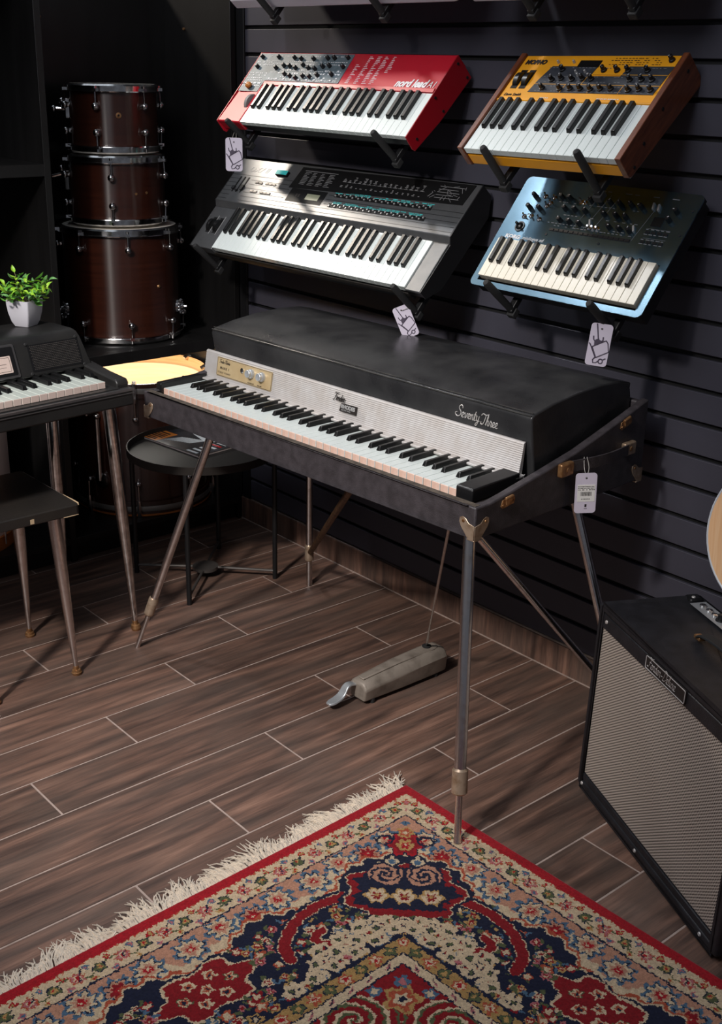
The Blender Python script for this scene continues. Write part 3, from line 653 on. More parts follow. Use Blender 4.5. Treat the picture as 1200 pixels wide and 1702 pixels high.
def grey_synth():
    t = thing('synthesizer', 'long dark bronze-grey synthesizer, lower left of the wall', 'synthesizer', kframe(KD)); W_, D_ = .9993, .3308
    MB().prism([(.003, -.004), (.003, -.030), (.05, -.058), (.285, -.067), (.328, -.036), (.330, -.010), (.155, -.010), (.155, -.004)][::-1], 'x', .943, .9985).build('right_block', m_dxd, t, bev=.001)
    mb = MB(); mb.box(.0, .1115, .0, .150, -.030, -.002); mb.build('wheel_panel', m_dx, t, bev=.002)
    mb = MB(); mb.box(.9465, .9993, .0, .150, -.010, -.002); mb.build('right_panel', m_dx, t, bev=.002)
    mb = MB(); mb.prism([(.150, -.006), (.166, .010), (.331, .006), (.331, -.036), (.290, -.066), (.150, -.066)][::-1], 'x', -.002, 1.0); mb.build('top_case', m_dx, t, bev=.0018)
    for x0, x1 in ((-.0045, -.0021), (1.0001, 1.0030)):
        MB().prism([(.0, -.0035), (.0, -.030), (.05, -.058), (.285, -.0665), (.331, -.037), (.3315, .0055), (.166, .0095), (.150, -.0055)][::-1], 'x', x0, x1).build('end_cheek', m_dxd, t, 'black side cheek')
    mb = MB(); mb.box(.03, .945, .004, .15, -.052, -.026); mb.build('underside', m_dxd, t, bev=.002)
    MB().box(.08, .945, .0005, .004, -.034, -.021).build('front_strip', m_tray, t, bev=.001, label='brown front strip')
    add_keys(t, .1125, (.9455-.1125)/36, .005, .145, .001, .018, 0, 61, .092, .0110, m_wkey, m_wkey, m_bkey)
    def top(v): return .010-(v-.166)*.0242
    mb = MB()
    for k in range(7):
        v = .176+k*.0155; z = top(v)
        for a, b in ((.0, .045), (.105, .30)) if k < 6 else ((0, .30),): mb.box(a, b, v, v+.0016, z-.0005, z+.00035)
        if k < 5: mb.box(.30 if k < 2 else .48, .998, v, v+.0016, z-.0005, z+.00035)
    mb.build('groove_line', m_dxd, t)
    z = top(.28)
    MB().prism([(.292, .246), (.30, .322), (.984, .3265), (.978, .262)], 'z', top(.33)-.0002, top(.25)+.0006).build('graphic_panel', m_gloss, t, label='gloss black printed panel')
    MB().box(.312, .470, .199, .2455, top(.245)-.0002, top(.2)+.0006).build('display', m_gloss, t)
    zd = top(.2)+.0006; MB().box(.392, .448, .212, .232, zd-.0005, zd+.0003).build('lcd_screen', m_lcd, t)
    mb = MB(); mb.box(.345, .352, .217, .228, zd, zd+.0003); mb.box(.356, .363, .217, .228, zd, zd+.0003); mb.build('led_digits', m_tray, t)
    zb = top(.24)
    cap = MB().box(-.004, .004, -.0022, .0022, 0, .0028).mesh('button', [m_silverb], smooth=0)
    for v in (.2355, .2000):
        zb = top(v); MB().box(.503, .884, v-.0015, v+.011, zb-.0005, zb+.0009).build('button_strip', m_gloss, t)
        for k in range(32):
            o = link('button', cap, t); o.location = (.5095+k*.0119, v+.0022+(.0052 if k % 2 else 0), zb+.0009); o.scale = (.42, 1, 1)
    mb = MB()
    for v in (.2475, .2520, .2125, .2165):
        x = .50
        while x < .87:
            w = rnd.uniform(.004, .02)
            if rnd.random() < .6: mb.box(x, x+w, v, v+.0018, top(v)-.0003, top(v)+.0004)
            x += w+.003
    mb.build('teal_print', m_teal, t)
    mb = MB(); zz = top(.25)+.0006; rr = random.Random(5)
    for c in range(4):
        for k in range(9): w = rr.uniform(.012, .028); mb.box(.325+c*.036, .325+c*.036+w, .262+k*.0052, .2636+k*.0052, zz, zz+.0003)
    mb.box(.32, .465, .3095, .3112, zz, zz+.0003)
    for k in range(16):
        x = .50+k*.0205
        for j in range(rr.randint(2, 5)): mb.box(x+rr.uniform(0, .008), x+.009+rr.uniform(0, .005), .289+j*.0040, .291+j*.0040, zz, zz+.0003)
        mb.box(x, x+.017, .2875, .2885, zz, zz+.0003)
        for j in range(rr.randint(1, 3)): mb.box(x+rr.uniform(0, .006), x+.010, .270+j*.0040, .272+j*.0040, zz, zz+.0003)
    for k in range(18):
        x0, y0 = rr.uniform(.85, .965), rr.uniform(.268, .315); x1, y1 = x0+rr.uniform(-.02, .02), y0+rr.uniform(-.016, .016)
        mb.tube([(x0, y0, zz), (max(.845, min(.97, x1)), max(.266, min(.317, y1)), zz)], .0006, 4)
    for k in range(5): mb.box(.868, .93+rr.uniform(0, .03), .275+k*.009, .2762+k*.009, zz, zz+.0003)
    mb.build('panel_print', m_grey, t)
    zs = top(.22)
    for x in (.046, .066, .086):
        MB().box(x, x+.006, .180, .262, top(.262)-.0004, zs+.0004).build('slider_slot', m_gloss, t)
        o = MB().box(x-.003, x+.009, .200+rr.uniform(0, .03), .212+rr.uniform(0, .0), zs, zs+.006).build('slider', m_dxd, t)
    cap2 = MB().box(0, .014, 0, .0068, 0, .0030).mesh('button', [m_brownb], smooth=0)
    for v in (.2435, .2105):
        for x in (.135, .152, .183, .200, .217):
            o = link('button', cap2, t, bev=.0006, seg=1); o.location = (x, v, top(v))
    mb = MB(); mb.box(.205, .258, .280, .297, top(.3)-.002, top(.28)+.008); mb.build('cartridge', m_gloss, t, bev=.001); MB().box(.205, .256, .282, .297, top(.28)+.008, top(.28)+.0085).build('cartridge_label', m_teal, t)
    put('dx', 'lettering', t, m_dx, .065, .285, top(.28)+.0001)
    for x in (.040, .074):
        mb = MB(); mb.lathe([(.0005, -.0075), (.026, -.0075), (.026, .0075), (.0005, .0075)], 28, c=(x, .083, -.014), ax=(1, 0, 0)); mb.box(x-.0095, x+.0095, .055, .111, -.0022, -.0012); mb.build('pitch_wheel', m_bkey, t)
        MB().box(x+.0105, x+.0118, .05, .118, -.002, -.0008).build('wheel_line', m_silverb, t)
grey_synth()
def blue_synth():
    t = thing('synthesizer', 'blue-grey compact synthesizer with raised cream keys, lower right of the wall', 'synthesizer', kframe(KX)); W_, D_ = .5001, .301
    out = rrect(0, W_, 0, D_, .014)
    # faceplate with a rectangular key opening: four strips
    x0, x1, y0, y1 = .0185, .4805, .0145, .126
    mb = MB(); mb.prism([p for p in out if p[1] <= .0145]+[], 'z', -.003, 0) if False else None
    mb = MB()
    bot = [(0, y0)]+[p for p in rrect(0, W_, 0, D_, .014) if p[1] < y0]+[(W_, y0)]
    topp = [(W_, y1)]+[p for p in rrect(0, W_, 0, D_, .014) if p[1] > y1]+[(0, y1)]
    mb.prism(bot, 'z', -.003, 0); mb.prism(topp, 'z', -.003, 0); mb.box(0, x0, y0, y1, -.003, 0); mb.box(x1, W_, y0, y1, -.003, 0); mb.build('faceplate', m_xd, t, smooth=20)
    MB().box(.008, W_-.008, .008, D_-.004, -.045, -.0192).build('bottom_case', m_dxd, t, bev=.003)
    mb = MB(); mb.box(.006, W_-.006, y1, D_-.002, -.019, -.0031); mb.box(.006, x0-.0005, .006, y1, -.019, -.0031); mb.box(x1+.0005, W_-.006, .006, y1, -.019, -.0031); mb.box(x0, x1, .006, y0-.0005, -.019, -.0031); mb.build('inner_frame', m_dxd, t)
    add_keys(t, .0205, (.4765-.0205)/22, .023, .1025, .0085, .018, 0, 37, .068, .0095, m_cream, m_cream, m_bkey)
    kn = knob_mesh(.0060, .016, m_black, m_white)
    for (x, y) in [(0.057, 0.254), (0.058, 0.223), (0.09, 0.223), (0.137, 0.259), (0.161, 0.259), (0.223, 0.259), (0.251, 0.257), (0.277, 0.26), (0.305, 0.259), (0.335, 0.26), (0.362, 0.259), (0.163, 0.231), (0.191, 0.232), (0.222, 0.231), (0.277, 0.23), (0.31, 0.23), (0.337, 0.229), (0.166, 0.2), (0.195, 0.199), (0.224, 0.198), (0.308, 0.2), (0.337, 0.199), (0.364, 0.198), (.447, .236), (.455, .258)]:
        o = link('knob', kn, t); o.location = (x, y-.006, 0); o.rotation_euler = (0, 0, rnd.uniform(-2, 2))
    sw = MB(); sw.lathe([(.0005, 0), (.0062, 0), (.0062, .0015), (.003, .0025), (.0005, .0025)], 12); sw.cyl((0, 0, .002), (.003, .002, .013), .0017, .0022, n=8); sw = sw.mesh('toggle_switch', [m_chrome])
    for (x, y) in [(0.084, 0.254), (0.113, 0.253), (0.054, 0.195), (0.074, 0.199), (0.102, 0.193), (0.103, 0.23), (.110, .238), (.194, .25), (.206, .25), (.252, .190), (.264, .190), (.276, .190)]:
        o = link('toggle_switch', sw, t); o.location = (x, y-.002, 0); o.rotation_euler = (0, 0, rnd.uniform(-2, 2))
    for x, y, a in ((.250, .199, .5), (.371, .199, .5), (.390, .259, .3), (.405, .257, .3)):
        o = MB().box(-.002, .002, -.008, .008, 0, .006).build('slider', m_silverb, t); o.location = (x, y, 0); o.rotation_euler = (0, 0, a)
    mb = MB(); mb.lathe([(.010, 0), (.0135, 0), (.0135, .002), (.010, .002)], 24, c=(.057, .166, 0), closed=True); mb.lathe([(.0005, .001), (.009, .001), (.007, .006), (.003, .008), (.0028, .018), (.0005, .019)], 18, c=(.057, .166, 0)); mb.build('joystick', m_bkey, t)
    MB().box(.405, .432, .213, .236, 0, .0008).build('display', m_gloss, t)
    mb = MB(); mb.box(.146, .376, .1665, .1745, 0, .0006); mb.build('sequencer_strip', m_dxd, t)
    st = MB().box(-.0055, .0055, -.0028, .0028, 0, .0016).mesh('button', [m_black], smooth=0)
    for k in range(16):
        o = link('button', st, t); o.location = (.1535+k*.0144, .1705, .0006)
    for r_ in range(2):
        for k in range(4):
            o = link('button', st, t); o.location = (.408+k*.0155, .197-r_*.0235, 0)
    mb = MB()
    for a in ((.208, .18, .236, .275), (.237, .18, .265, .275), (.262, .18, .290, .275), (.378, .172, .4, .27)): mb.tube([(a[0], a[1], .0002), (a[2], a[3], .0002)], .0004, 4)
    for y in (.211, .243, .181, .187): printrows(mb, rnd, .13, .375, y, 22, .0014, .0, .6)
    printrows(mb, rnd, .15, .45, .2825, 12, .0018, 0, .5)
    for y in (.1915, .168, .204, .1785): printrows(mb, rnd, .40, .465, y, 5, .0016, 0, 1)
    mb.box(.404, .462, .2065, .2070, 0, .0003); mb.box(.404, .462, .183, .1835, 0, .0003); mb.build('panel_print', m_grey, t)
    put('korg', 'lettering', t, m_white, .030, .1335, .0003); put('minilogue', 'lettering', t, m_white, .083, .1345, .0003)
    mb = MB()
    for x in (.13, .27, .44):
        mb.cyl((x, D_-.03, -.046), (x, D_-.03, -.050), .008, n=10)
    mb.build('rubber_foot', m_rubber, t)
    mb = MB()
    for x, y in ((.145, .156), (.30, .153), (.489, .26), (.489, .2)): mb.cyl((x, y, 0), (x, y, .0012), .003, n=10)
    mb.build('panel_screw', m_blackm, t)
blue_synth()
# top row white keyboard, mostly above the frame
KT = (0.178, -.19, 1.668, 0, .8567, .905, .30, 0)
t = thing('synthesizer', 'white keyboard cut off by the top edge of the picture, above the red synthesizer', 'synthesizer', kframe(KT))
MB().prism(rrect(0, .905, 0, .30, .022), 'z', -.036, 0).build('body', m_lilac, t, bev=.006, seg=3)
MB().box(.03, .875, .010, .16, -.003, .0012).build('key_bed', m_blackm, t)
add_keys(t, .0325, .84/29, .012, .145, .008, .008, 0, 49, .09, .0105, m_wkey, m_wkey, m_bkey)
mb = MB(); mb.box(.04, .865, .18, .28, 0, .001); mb.build('control_panel', m_panelg, t)
kn = knob_mesh(.0065, .013, m_black, m_white)
for k in range(16):
    for j in range(2):
        o = link('knob', kn, t); o.location = (.07+k*.051, .205+j*.045, .001)

# ------------------------------------------------------------------ display arms (local frame of the keyboard they hold)
def arm_mesh(depth, nb, nt):
    """bar under the keyboard from the wall to the peg; v toward wall; local (v, n)"""
    bar = MB(); bar.box(-.009, .009, -.020, depth, nb-.016, nb-.001)
    return bar
ga = 'black slatwall arms holding the keyboards'
def arm(K, u, nb, nt, label, lean=0.0, ln=None):
    M = kframe(K); ang = K[4]
    yv = K[1]; depth = (-.012-yv)/math.cos(ang)-.0
    t = thing('display_arm', label, 'wall bracket', M @ Matrix.Translation((u, 0, 0)), group=None)
    d2 = max(.05, depth-.02)
    # bar runs below the keyboard along v, ends short of the wall
    endv = ((-.016-yv)+nb*math.sin(ang))/math.cos(ang)
    MB().box(-.0085, .0085, -.024, endv, nb-.016, nb-.0012).build('bar', m_blackm, t, bev=.002)
    mb = MB(); L = nt-nb
    mb.tube([(lean*.0, -.016, nb-.004), (0, -.016, nb+L*.5), (0, -.016, nt-.008), (0, -.016, nt-.002), (0, -.016, nt)], [.0085, .0092, .0088, .007, .003], 12); mb.build('peg', m_rubber, t, label='rubber covered upright peg')
    MB().box(-.011, .011, -.030, -.008, nb-.026, nb-.010).build('end_cap', m_rubber, t, bev=.002)
    # vertical wall plate
    P = M @ Vector((u, endv, nb-.008)); R = M.inverted()
    c = MB(); x, y, z = P
    c.box(x-.012, x+.012, -.0165, -.0045, z-.045, z+.045); c.box(x-.014, x+.014, -.0105, -.0005, z-.012, z+.006)
    v = [R @ Vector(p) for p in c.v]; q = MB(); Ti = Matrix.Translation((-u, 0, 0)); q.add([Ti @ a for a in v], c.f); q.build('wall_plate', m_blackm, t, bev=.0015)
    c = MB(); c.prism([(-.0165, z-.042), (-.0165, z+.010), (P.y-.03, P.z-.03)], 'x', x-.004, x+.004)
    v = [R @ Vector(p) for p in c.v]; q = MB(); q.add([Ti @ a for a in v], c.f); q.build('gusset', m_blackm, t)
    return t
arm(KN, .100, -.064, .030, 'black arm with peg at the left end of the red synthesizer')
arm(KN, .763, -.064, .034, 'black arm with peg near the right end of the red synthesizer')
arm(KM, .103, -.079, .026, 'black arm with peg under the left of the yellow synthesizer')
arm(KM, .374, -.079, .034, 'black arm with peg under the right of the yellow synthesizer')
arm(KD, .075, -.072, .032, 'black arm with peg at the left end of the dark bronze-grey synthesizer')
arm(KD, .943, -.072, .036, 'black arm with peg at the right end of the dark bronze-grey synthesizer')
arm(KX, .108, -.052, .060, 'black arm with peg under the left of the blue-grey synthesizer')
arm(KX, .408, -.052, .060, 'black arm with peg under the right of the blue-grey synthesizer')
arm(KT, .190, -.040, .040, 'black arm with peg under the left of the topmost white keyboard')
arm(KT, .640, -.040, .040, 'black arm with peg under the right of the topmost white keyboard')
KU = (1.12, -.19, 1.668, 0, .8567, .56, .30, 0)
arm(KU, .185, -.040, .040, 'black arm above the yellow synthesizer, left one of the two cut by the top edge')
arm(KU, .455, -.040, .040, 'black arm above the yellow synthesizer, right one of the two cut by the top edge')
t = thing('synthesizer', 'pale keyboard almost wholly above the picture, over the yellow synthesizer', 'synthesizer', kframe(KU))
MB().prism(rrect(0, .56, 0, .30, .01), 'z', -.036, 0).build('body', m_lilac, t, bev=.003)
add_keys(t, .03, .5/22, .01, .14, .010, .009, 0, 37, .09, .0105, m_wkey, m_wkey, m_bkey)

# ------------------------------------------------------------------ price tags
def icon(mb, sx, sy, z, r):
    """hand truck carrying a box with a rocking hand, printed on the tags; drawn in a 1x1 box"""
    def T(*pts): mb.tube([(p[0]*sx, p[1]*sy, z) for p in pts], r, 5)
    T((.24, 1.0), (.42, .63)); T((.02, .52), (.08, .50), (.42, .20)); T((.42, .20), (.33, .13), (.36, .06), (.50, .07), (.58, .11))
    T((.45, .19), (.99, .36), (.90, .56), (.80, .62), (.70, .60), (.20, .44), (.45, .19))
    c = [(.70+.10*math.cos(a), .115+.055*math.sin(a)) for a in np.linspace(0, 2*PI, 13)]; T(*c)
    T((.78, .15), (.92, .20)); T((.17, .70), (.20, .62), (.30, .56)); T((.63, .70), (.64, .62), (.56, .585))
    mb.prism([(.27*sx, .47*sy), (.62*sx, .60*sy), (.48*sx, .62*sy), (.44*sx, .66*sy), (.38*sx, .64*sy), (.30*sx, .62*sy), (.25*sx, .56*sy)], 'z', z-r*.5, z+r*.6)
def price_tag(label, loc, face, w, h, roll, icn, sfrom=None, tilt=0):
    """loc: centre of the card; face: horizontal direction the front looks to"""
    n = Vector((face[0], face[1], tilt)).normalized(); upv = Vector((0, 0, 1)); x = upv.cross(n).normalized(); y = n.cross(x)
    x2 = x*math.cos(roll)+y*math.sin(roll); y2 = n.cross(x2); M = basis(x2, y2, n, loc)
    t = thing('price_tag', label, 'tag', M)
    MB().prism(rrect(-w/2, w/2, -h/2, h/2, w*.16), 'z', -.0004, .0004).build('card', m_card, t, smooth=0)
    MB().lathe([(.0005, .0004), (.0022, .0004), (.0022, .0008), (.0005, .0008)], 12, c=(0, h*.5-w*.24, 0)).build('hole', m_ink, t)
    if icn:
        mb = MB(); icon(mb, w*.98, h*.98, 0.0004, w*.030)
        mb.v = [(a-w*.49, b-h*.49, c) for a, b, c in mb.v]; mb.build('printed_logo', m_cardink, t)
    if sfrom is not None:
        q = M.inverted() @ Vector(sfrom); hp = Vector((0, h*.5-w*.24, .0008)); mid = (q+hp)/2+Vector((.004, 0, .003))
        mb = MB(); mb.tube(catmull([hp, mid, q], 6), .0006, 5); mb.tube(catmull([hp, mid-Vector((.010, 0, 0)), q+Vector((-.006, 0, .0))], 6), .0006, 5); mb.build('string', m_string, t)
    return t, M
def wpt(K, u, v, n): return kframe(K) @ Vector((u, v, n))
fc = (.62, -.78)
# the tags hang from the arms
price_tag('lilac card tag hanging below the left end of the red synthesizer', (.270, -.235, 1.258), fc, .050, .092, 0, True, wpt(KN, .100, -.022, -.02))
price_tag('lilac card tag hanging tilted below the right end of the dark bronze-grey synthesizer', (1.012, -.235, .903), fc, .044, .082, .42, True, wpt(KD, .943, -.022, -.05))
price_tag('lilac card tag hanging below the blue-grey synthesizer', (1.625, -.240, .957), fc, .046, .092, -.10, True, wpt(KX, .408, -.022, -.045))

# ================================================================== STAGE PIANO (front right centre)
PA = .0519; PO = (.543, -.7227, 0)
PU = Vector((math.cos(PA), math.sin(PA), 0)); PV = Vector((-math.sin(PA), math.cos(PA), 0))
PM = basis(PU, PV, (0, 0, 1), PO); PW, PD = 1.150, .574
t = thing('electric_piano', 'large black stage electric piano with ribbed silver rail and seventy-three keys', 'piano', PM)
side = [(0, .632), (0, .700), (.045, .700), (.084, .706), (.201, .727), (.32, .750), (.402, .772), (.488, .796), (PD, .821), (PD, .632)]
mb = MB(); mb.prism(side, 'x', 0, .020); mb.prism(side, 'x', PW-.020, PW); mb.box(.02, PW-.02, 0, .020, .632, .700); mb.box(.02, PW-.02, PD-.018, PD, .632, .816); mb.box(.02, PW-.02, .02, PD-.018, .632, .646)
mb.build('case', m_tolex, t, bev=.0035, seg=3)
MB().prism([(.004, .7002), (.019, .7002), (.019, .7008), (.004, .7008)], 'x', .006, PW-.006).build('front_lip', m_lip, t, label='worn brown top edge of the front')
MB().box(.022, PW-.022, .0205, .200, .6465, .6885).build('key_bed', m_ink, t)
# lid
lp = [(.222, .700), (.199, .832), (.2015, .840), (.209, .8445), (.27, .857), (.35, .8665), (.436, .870), (.503, .8665), (.548, .857), (.566, .846), (.572, .826), (.572, .700)]
lp = [(a, z) if a < .55 else (a-.020, z) for a, z in lp]
MB().prism(lp, 'x', .032, 1.116).build('lid', m_lid, t, bev=.004, seg=3, smooth=50, label='domed black vinyl lid with worn front edge')
mb = MB(); mb.tube([(.034, .2005, .8418), (1.114, .2005, .8418)], .0016, 8); mb.tube([(.034, .2065, .8462), (1.114, .2065, .8462)], .0012, 8); mb.build('lid_seam', m_seam, t, 'worn shiny seam along the lid edge')
# ribbed rail
pr = []; nr = 15
for k in range(nr):
    f = k/nr; pr += [(.1965+.0010*0-.0035+f*.012-.0050, .7145+f*.068), (.1965-.0035+f*.012-.0042+.0022, .7145+(k+.82)/nr*.068)]
b0 = (.200, .7145); b1 = (.206, .7825)
pr = [b0]+pr+[b1]
MB().prism(pr[::-1], 'x', .008, 1.100).build('ribbed_rail', m_rail, t, smooth=0, label='silver horizontally ribbed front rail')
mb = MB(); mb.box(.004, 1.108, .170, .199, .7085, .7140); mb.box(.004, 1.108, .196, .199, .69, .7140); mb.build('rail_ledge', m_rail, t, bev=.0015)
u0 = .0275; pit = (1.0610-.0275)/43
add_keys(t, u0, pit, .0435, .145, .7050, .0165, 4, 73, .082, .0115, m_wkey, m_kfront, m_bkey, bend=.137, bw=.50, taper=.0022, gap=.0013)
mb = MB()
for k in range(43):
    if k % 7 in (1, 2, 4): mb.box(u0+(k+.85)*pit, u0+(k+1.15)*pit, .178, .186, .706, .7075)
mb.build('felt', m_felt, t, label='red felt strip behind the keys')
for x0, x1 in ((.0045, .0265), (1.0630, 1.1080)):
    MB().prism([(.036, .690), (.036, .7155), (.040, .7185), (.185, .7215), (.185, .690)], 'x', x0, x1).build('key_block', m_black, t, bev=.0025, seg=3, label='glossy black end block beside the keys')
# rail plane helper (u, height along rail, proud)
RN = Vector((0, -1, .09)).normalized(); RY = Vector((0, .155, 1)).normalized()
RM = basis((1, 0, 0), RY, Vector((1, 0, 0)).cross(RY), (0, .1885, .7145))
def onrail(mb, name, mt, label=None, parent=None, **k):
    o = mb.build(name, mt, parent or t, label, **k)
    if parent is None: o.matrix_local = RM
    return o
pl_ = MB().prism(rrect(.062, .290, .010, .060, .004), 'z', 0, .0012); plate = onrail(pl_, 'control_plate', m_plate, 'champagne coloured control plate')
mb = MB(); R = rrect(.0635, .2885, .0115, .0585, .0035); mb.tube([(x, y, .0013) for x, y in R], .0006, 4, closed=True); mb.build('border_line', m_ink, plate)
mb = MB(); cursive(mb, 'Fender Rhodes', .072, .0445, .0046, .00045, lambda x, y: (x, y, .0014)); mb.build('script_lettering', m_ink, plate)
put('mark1', 'lettering', plate, m_ink, .077, .0290, .0013); put('stage', 'lettering', plate, m_ink, .068, .018, .0013)
put('vol', 'lettering', plate, m_ink, .235, .0135, .0013); put('bass', 'lettering', plate, m_ink, .196, .0135, .0013)
mb = MB(); mb.lathe([(.0022, .0012), (.0068, .0012), (.0068, .0035), (.0045, .0048), (.0022, .0048)], 18, c=(.170, .041, 0), closed=True); mb.build('jack_socket', m_chrome, plate)
mb = MB(); mb.cyl((.170, .041, .0013), (.170, .041, .002), .0022, n=10); mb.build('socket_hole', m_ink, plate)
kb = MB(); kb.lathe([(.0005, .0012), (.0125, .0012), (.0118, .008), (.0098, .0105), (.0098, .0165), (.0088, .0175), (.0005, .0165)], 26)
for k in range(20):
    q = 2*PI*k/20; kb.cyl((.0116*math.cos(q), .0116*math.sin(q), .0015), (.0110*math.cos(q), .0110*math.sin(q), .0078), .0012, n=5)
kb = kb.mesh('control_knob', [m_alu2])
for x in (.208, .252):
    o = link('control_knob', kb, plate); o.location = (x, .040, 0)
# centre badge
bd = onrail(MB().prism([(.548, .018), (.606, .018), (.606, .038), (.552, .036)], 'z', .001, .0032), 'badge', m_ink, 'black and silver name badge')
mb = MB(); mb.tube([(.548, .018, .0034), (.606, .018, .0034), (.606, .038, .0034), (.575, .037, .0034)], .0007, 5, closed=False); cursive(mb, 'Fender', .524, .040, .0085, .0010, lambda x, y: (x, y, .0036)); mb.build('script_lettering', m_ink, bd)
o = put('rhodes', 'lettering', bd, m_silverb, .553, .0255, .0034); o = put('elec', 'lettering', bd, m_silverb, .555, .0200, .0034)
# seventy three script on lid front
LN = Vector((0, -.132, .023)); LY = Vector((0, -.0232, .132)).normalized()
LM = basis((1, 0, 0), LY, Vector((1, 0, 0)).cross(LY), (0, .2228, .700))
mb = MB(); w_ = cursive(mb, 'Seventy', .906, .099, .0125, .0011, lambda x, y: (x, y, .0016), slant=.3); cursive(mb, 'Three', .977, .095, .0125, .0011, lambda x, y: (x, y, .0016), slant=.3)
o = mb.build('script_lettering', m_rail, t, 'silver script badge on the lid'); o.matrix_local = LM
# corner plates, latches, handle
def disc(mb, c, ax, r, h, n=14): mb.lathe([(.0004, 0), (r, 0), (r*.8, h), (.0004, h)], n, c=c, ax=ax)
def corner(u, v, su, sv, label=None):
    mb = MB(); th = .0014
    prof = [(0, -.003), (.016, -.003), (.025, .008), (.036, .020), (.041, .030), (.040, .039), (.032, .043), (.024, .040), (.016, .032), (0, .029)]
    mb.prism([(u+su*(-th)+(-su)*0 if a == 0 else u-su*a, .632+z) for a, z in prof], 'y', v-sv*0-(-sv)*th*0, v+sv*th)
    mb.prism([(v+sv*(th) if a == 0 else v-sv*a, .632+z) for a, z in prof], 'x', u, u+su*th)
    mb.box(min(u-su*.02, u+su*th), max(u-su*.02, u+su*th), min(v-sv*.02, v+sv*th), max(v-sv*.02, v+sv*th), .6285, .6305)
    o = mb.build('corner_plate', m_nickel, t, label, bev=.0005, seg=1)
    mb = MB(); disc(mb, (u-su*.030, v+sv*th, .632+.034), (0, sv, 0), .0035, .0016, 10); disc(mb, (u+su*th, v-sv*.030, .632+.034), (su, 0, 0), .0035, .0016, 10); mb.build('rivet', m_gold, o)
corner(PW, 0, 1, -1); corner(0, 0, -1, -1); corner(PW, PD, 1, 1); corner(0, PD, -1, 1)
def latch(v, z, ang):
    mb = MB(); c, s = math.cos(ang), math.sin(ang)
    P = lambda a, b: (v+a*c-b*s, z+a*s+b*c)
    mb.prism([P(-.022, -.006), P(-.018, -.012), (P(.018, -.012)), P(.022, -.004), P(.020, .006), P(-.016, .006)], 'x', PW+.0002, PW+.0022)
    mb.prism([P(-.008, -.006), P(.010, -.006), P(.010, .010), P(-.008, .010)], 'x', PW+.0022, PW+.006)
    q = P(0, .008); mb.cyl((PW+.005, q[0]-.010*c, q[1]-.010*s), (PW+.005, q[0]+.012*c, q[1]+.012*s), .0035, n=8)
    for a in (-.016, .016): disc(mb, (PW+.0022, *P(a, -.005)), (1, 0, 0), .003, .0015, 8)
    mb.build('latch', m_gold, t, bev=.0005, seg=1)
latch(.095, .694, .12); latch(.489, .784, .28)
hd = MB(); hd.tube([(PW+.010, .290, .722), (PW+.018, .34, .721), (PW+.021, .40, .720), (PW+.018, .46, .719), (PW+.010, .515, .718)], .0045, 4)
mb = MB()
N_ = 9
for k in range(N_):
    a0, a1 = k/N_, (k+1)/N_; y0, y1 = .292+.21*a0, .292+.21*a1; x0, x1 = PW+.008+.013*math.sin(PI*a0), PW+.008+.013*math.sin(PI*a1); z0, z1 = .7265-.004*a0, .7265-.004*a1
    mb.add([(x0, y0, z0-.012), (x0+.004, y0, z0-.012), (x0+.004, y0, z0+.012), (x0, y0, z0+.012), (x1, y1, z1-.012), (x1+.004, y1, z1-.012), (x1+.004, y1, z1+.012), (x1, y1, z1+.012)], [(0, 1, 5, 4), (1, 2, 6, 5), (2, 3, 7, 6), (3, 0, 4, 7)]+([(0, 3, 2, 1)] if k == 0 else [])+([(4, 5, 6, 7)] if k == N_-1 else []))
mb.build('handle_strap', m_tolex, t)
for y0, y1 in ((.252, .295), (.480, .522)):
    MB().box(PW+.0003, PW+.014, y0, y1, .708, .738).build('handle_cap', m_gold if y0 < .3 else m_nickel, t, bev=.004, seg=3)
    mb = MB(); disc(mb, (PW+.014, (y0+y1)/2, .723), (1, 0, 0), .006, .0015); mb.build('screw', m_gold, t)
# legs and braces (in world coordinates, moved into the piano's frame)
PI_ = PM.inverted()
def wtube(name, pts, rad, mt, label=None, n=16, parent=t):
    mb = MB(); mb.tube([PI_ @ Vector(p) for p in pts], rad, n); return mb.build(name, mt, parent, label)
def lerp(a, b, f): return tuple(a[i]+(b[i]-a[i])*f for i in range(3))
def pleg(top, foot, zs=.155, r=.0125, low=.0075, lc=.022, mt=None, flip=False):
    f = lambda z: (top[2]-z)/(top[2]-foot[2])
    mt = mt or m_chrome_old
    lg = wtube('leg', [top, lerp(top, foot, f(zs))], [r, r], mt)
    a, b = lerp(top, foot, f(zs+.045)), lerp(top, foot, f(zs))
    c = wtube('leg_sleeve', [lerp(top, foot, f(zs+.052)), lerp(top, foot, f(zs+.048)), lerp(top, foot, f(zs+.002)), lerp(top, foot, f(zs-.002))], [r*1.05, r*1.32, r*1.32, r*1.0], m_nickel, n=12, parent=lg)
    e = wtube('leg_tip', [lerp(top, foot, f(zs+.01)), lerp(top, foot, f(foot[2]+.012)), foot], [low, low, low*1.15], mt, parent=lg)
    return lg
pleg((1.664, -.648, .632), (1.777, -.7525, .0102), .112, .0128)
pleg((.785, -.675, .632), (.592, -.8073, .0), .105, .0105, .0065)
pleg((.573, -.195, .632), (.557, -.18, .0), .085, .0105, .009)
pleg((1.500, -.155, .632), (1.754, -.15, .0), .1, .0115)
wtube('brace', [(1.305, -.655, .630), (.575, -.19, .118)], .0085, m_rust, 'worn bronze diagonal brace behind the left legs')
wtube('brace', [(1.528, -.560, .631), (1.714, -.150, .098)], .0085, m_chrome_old)
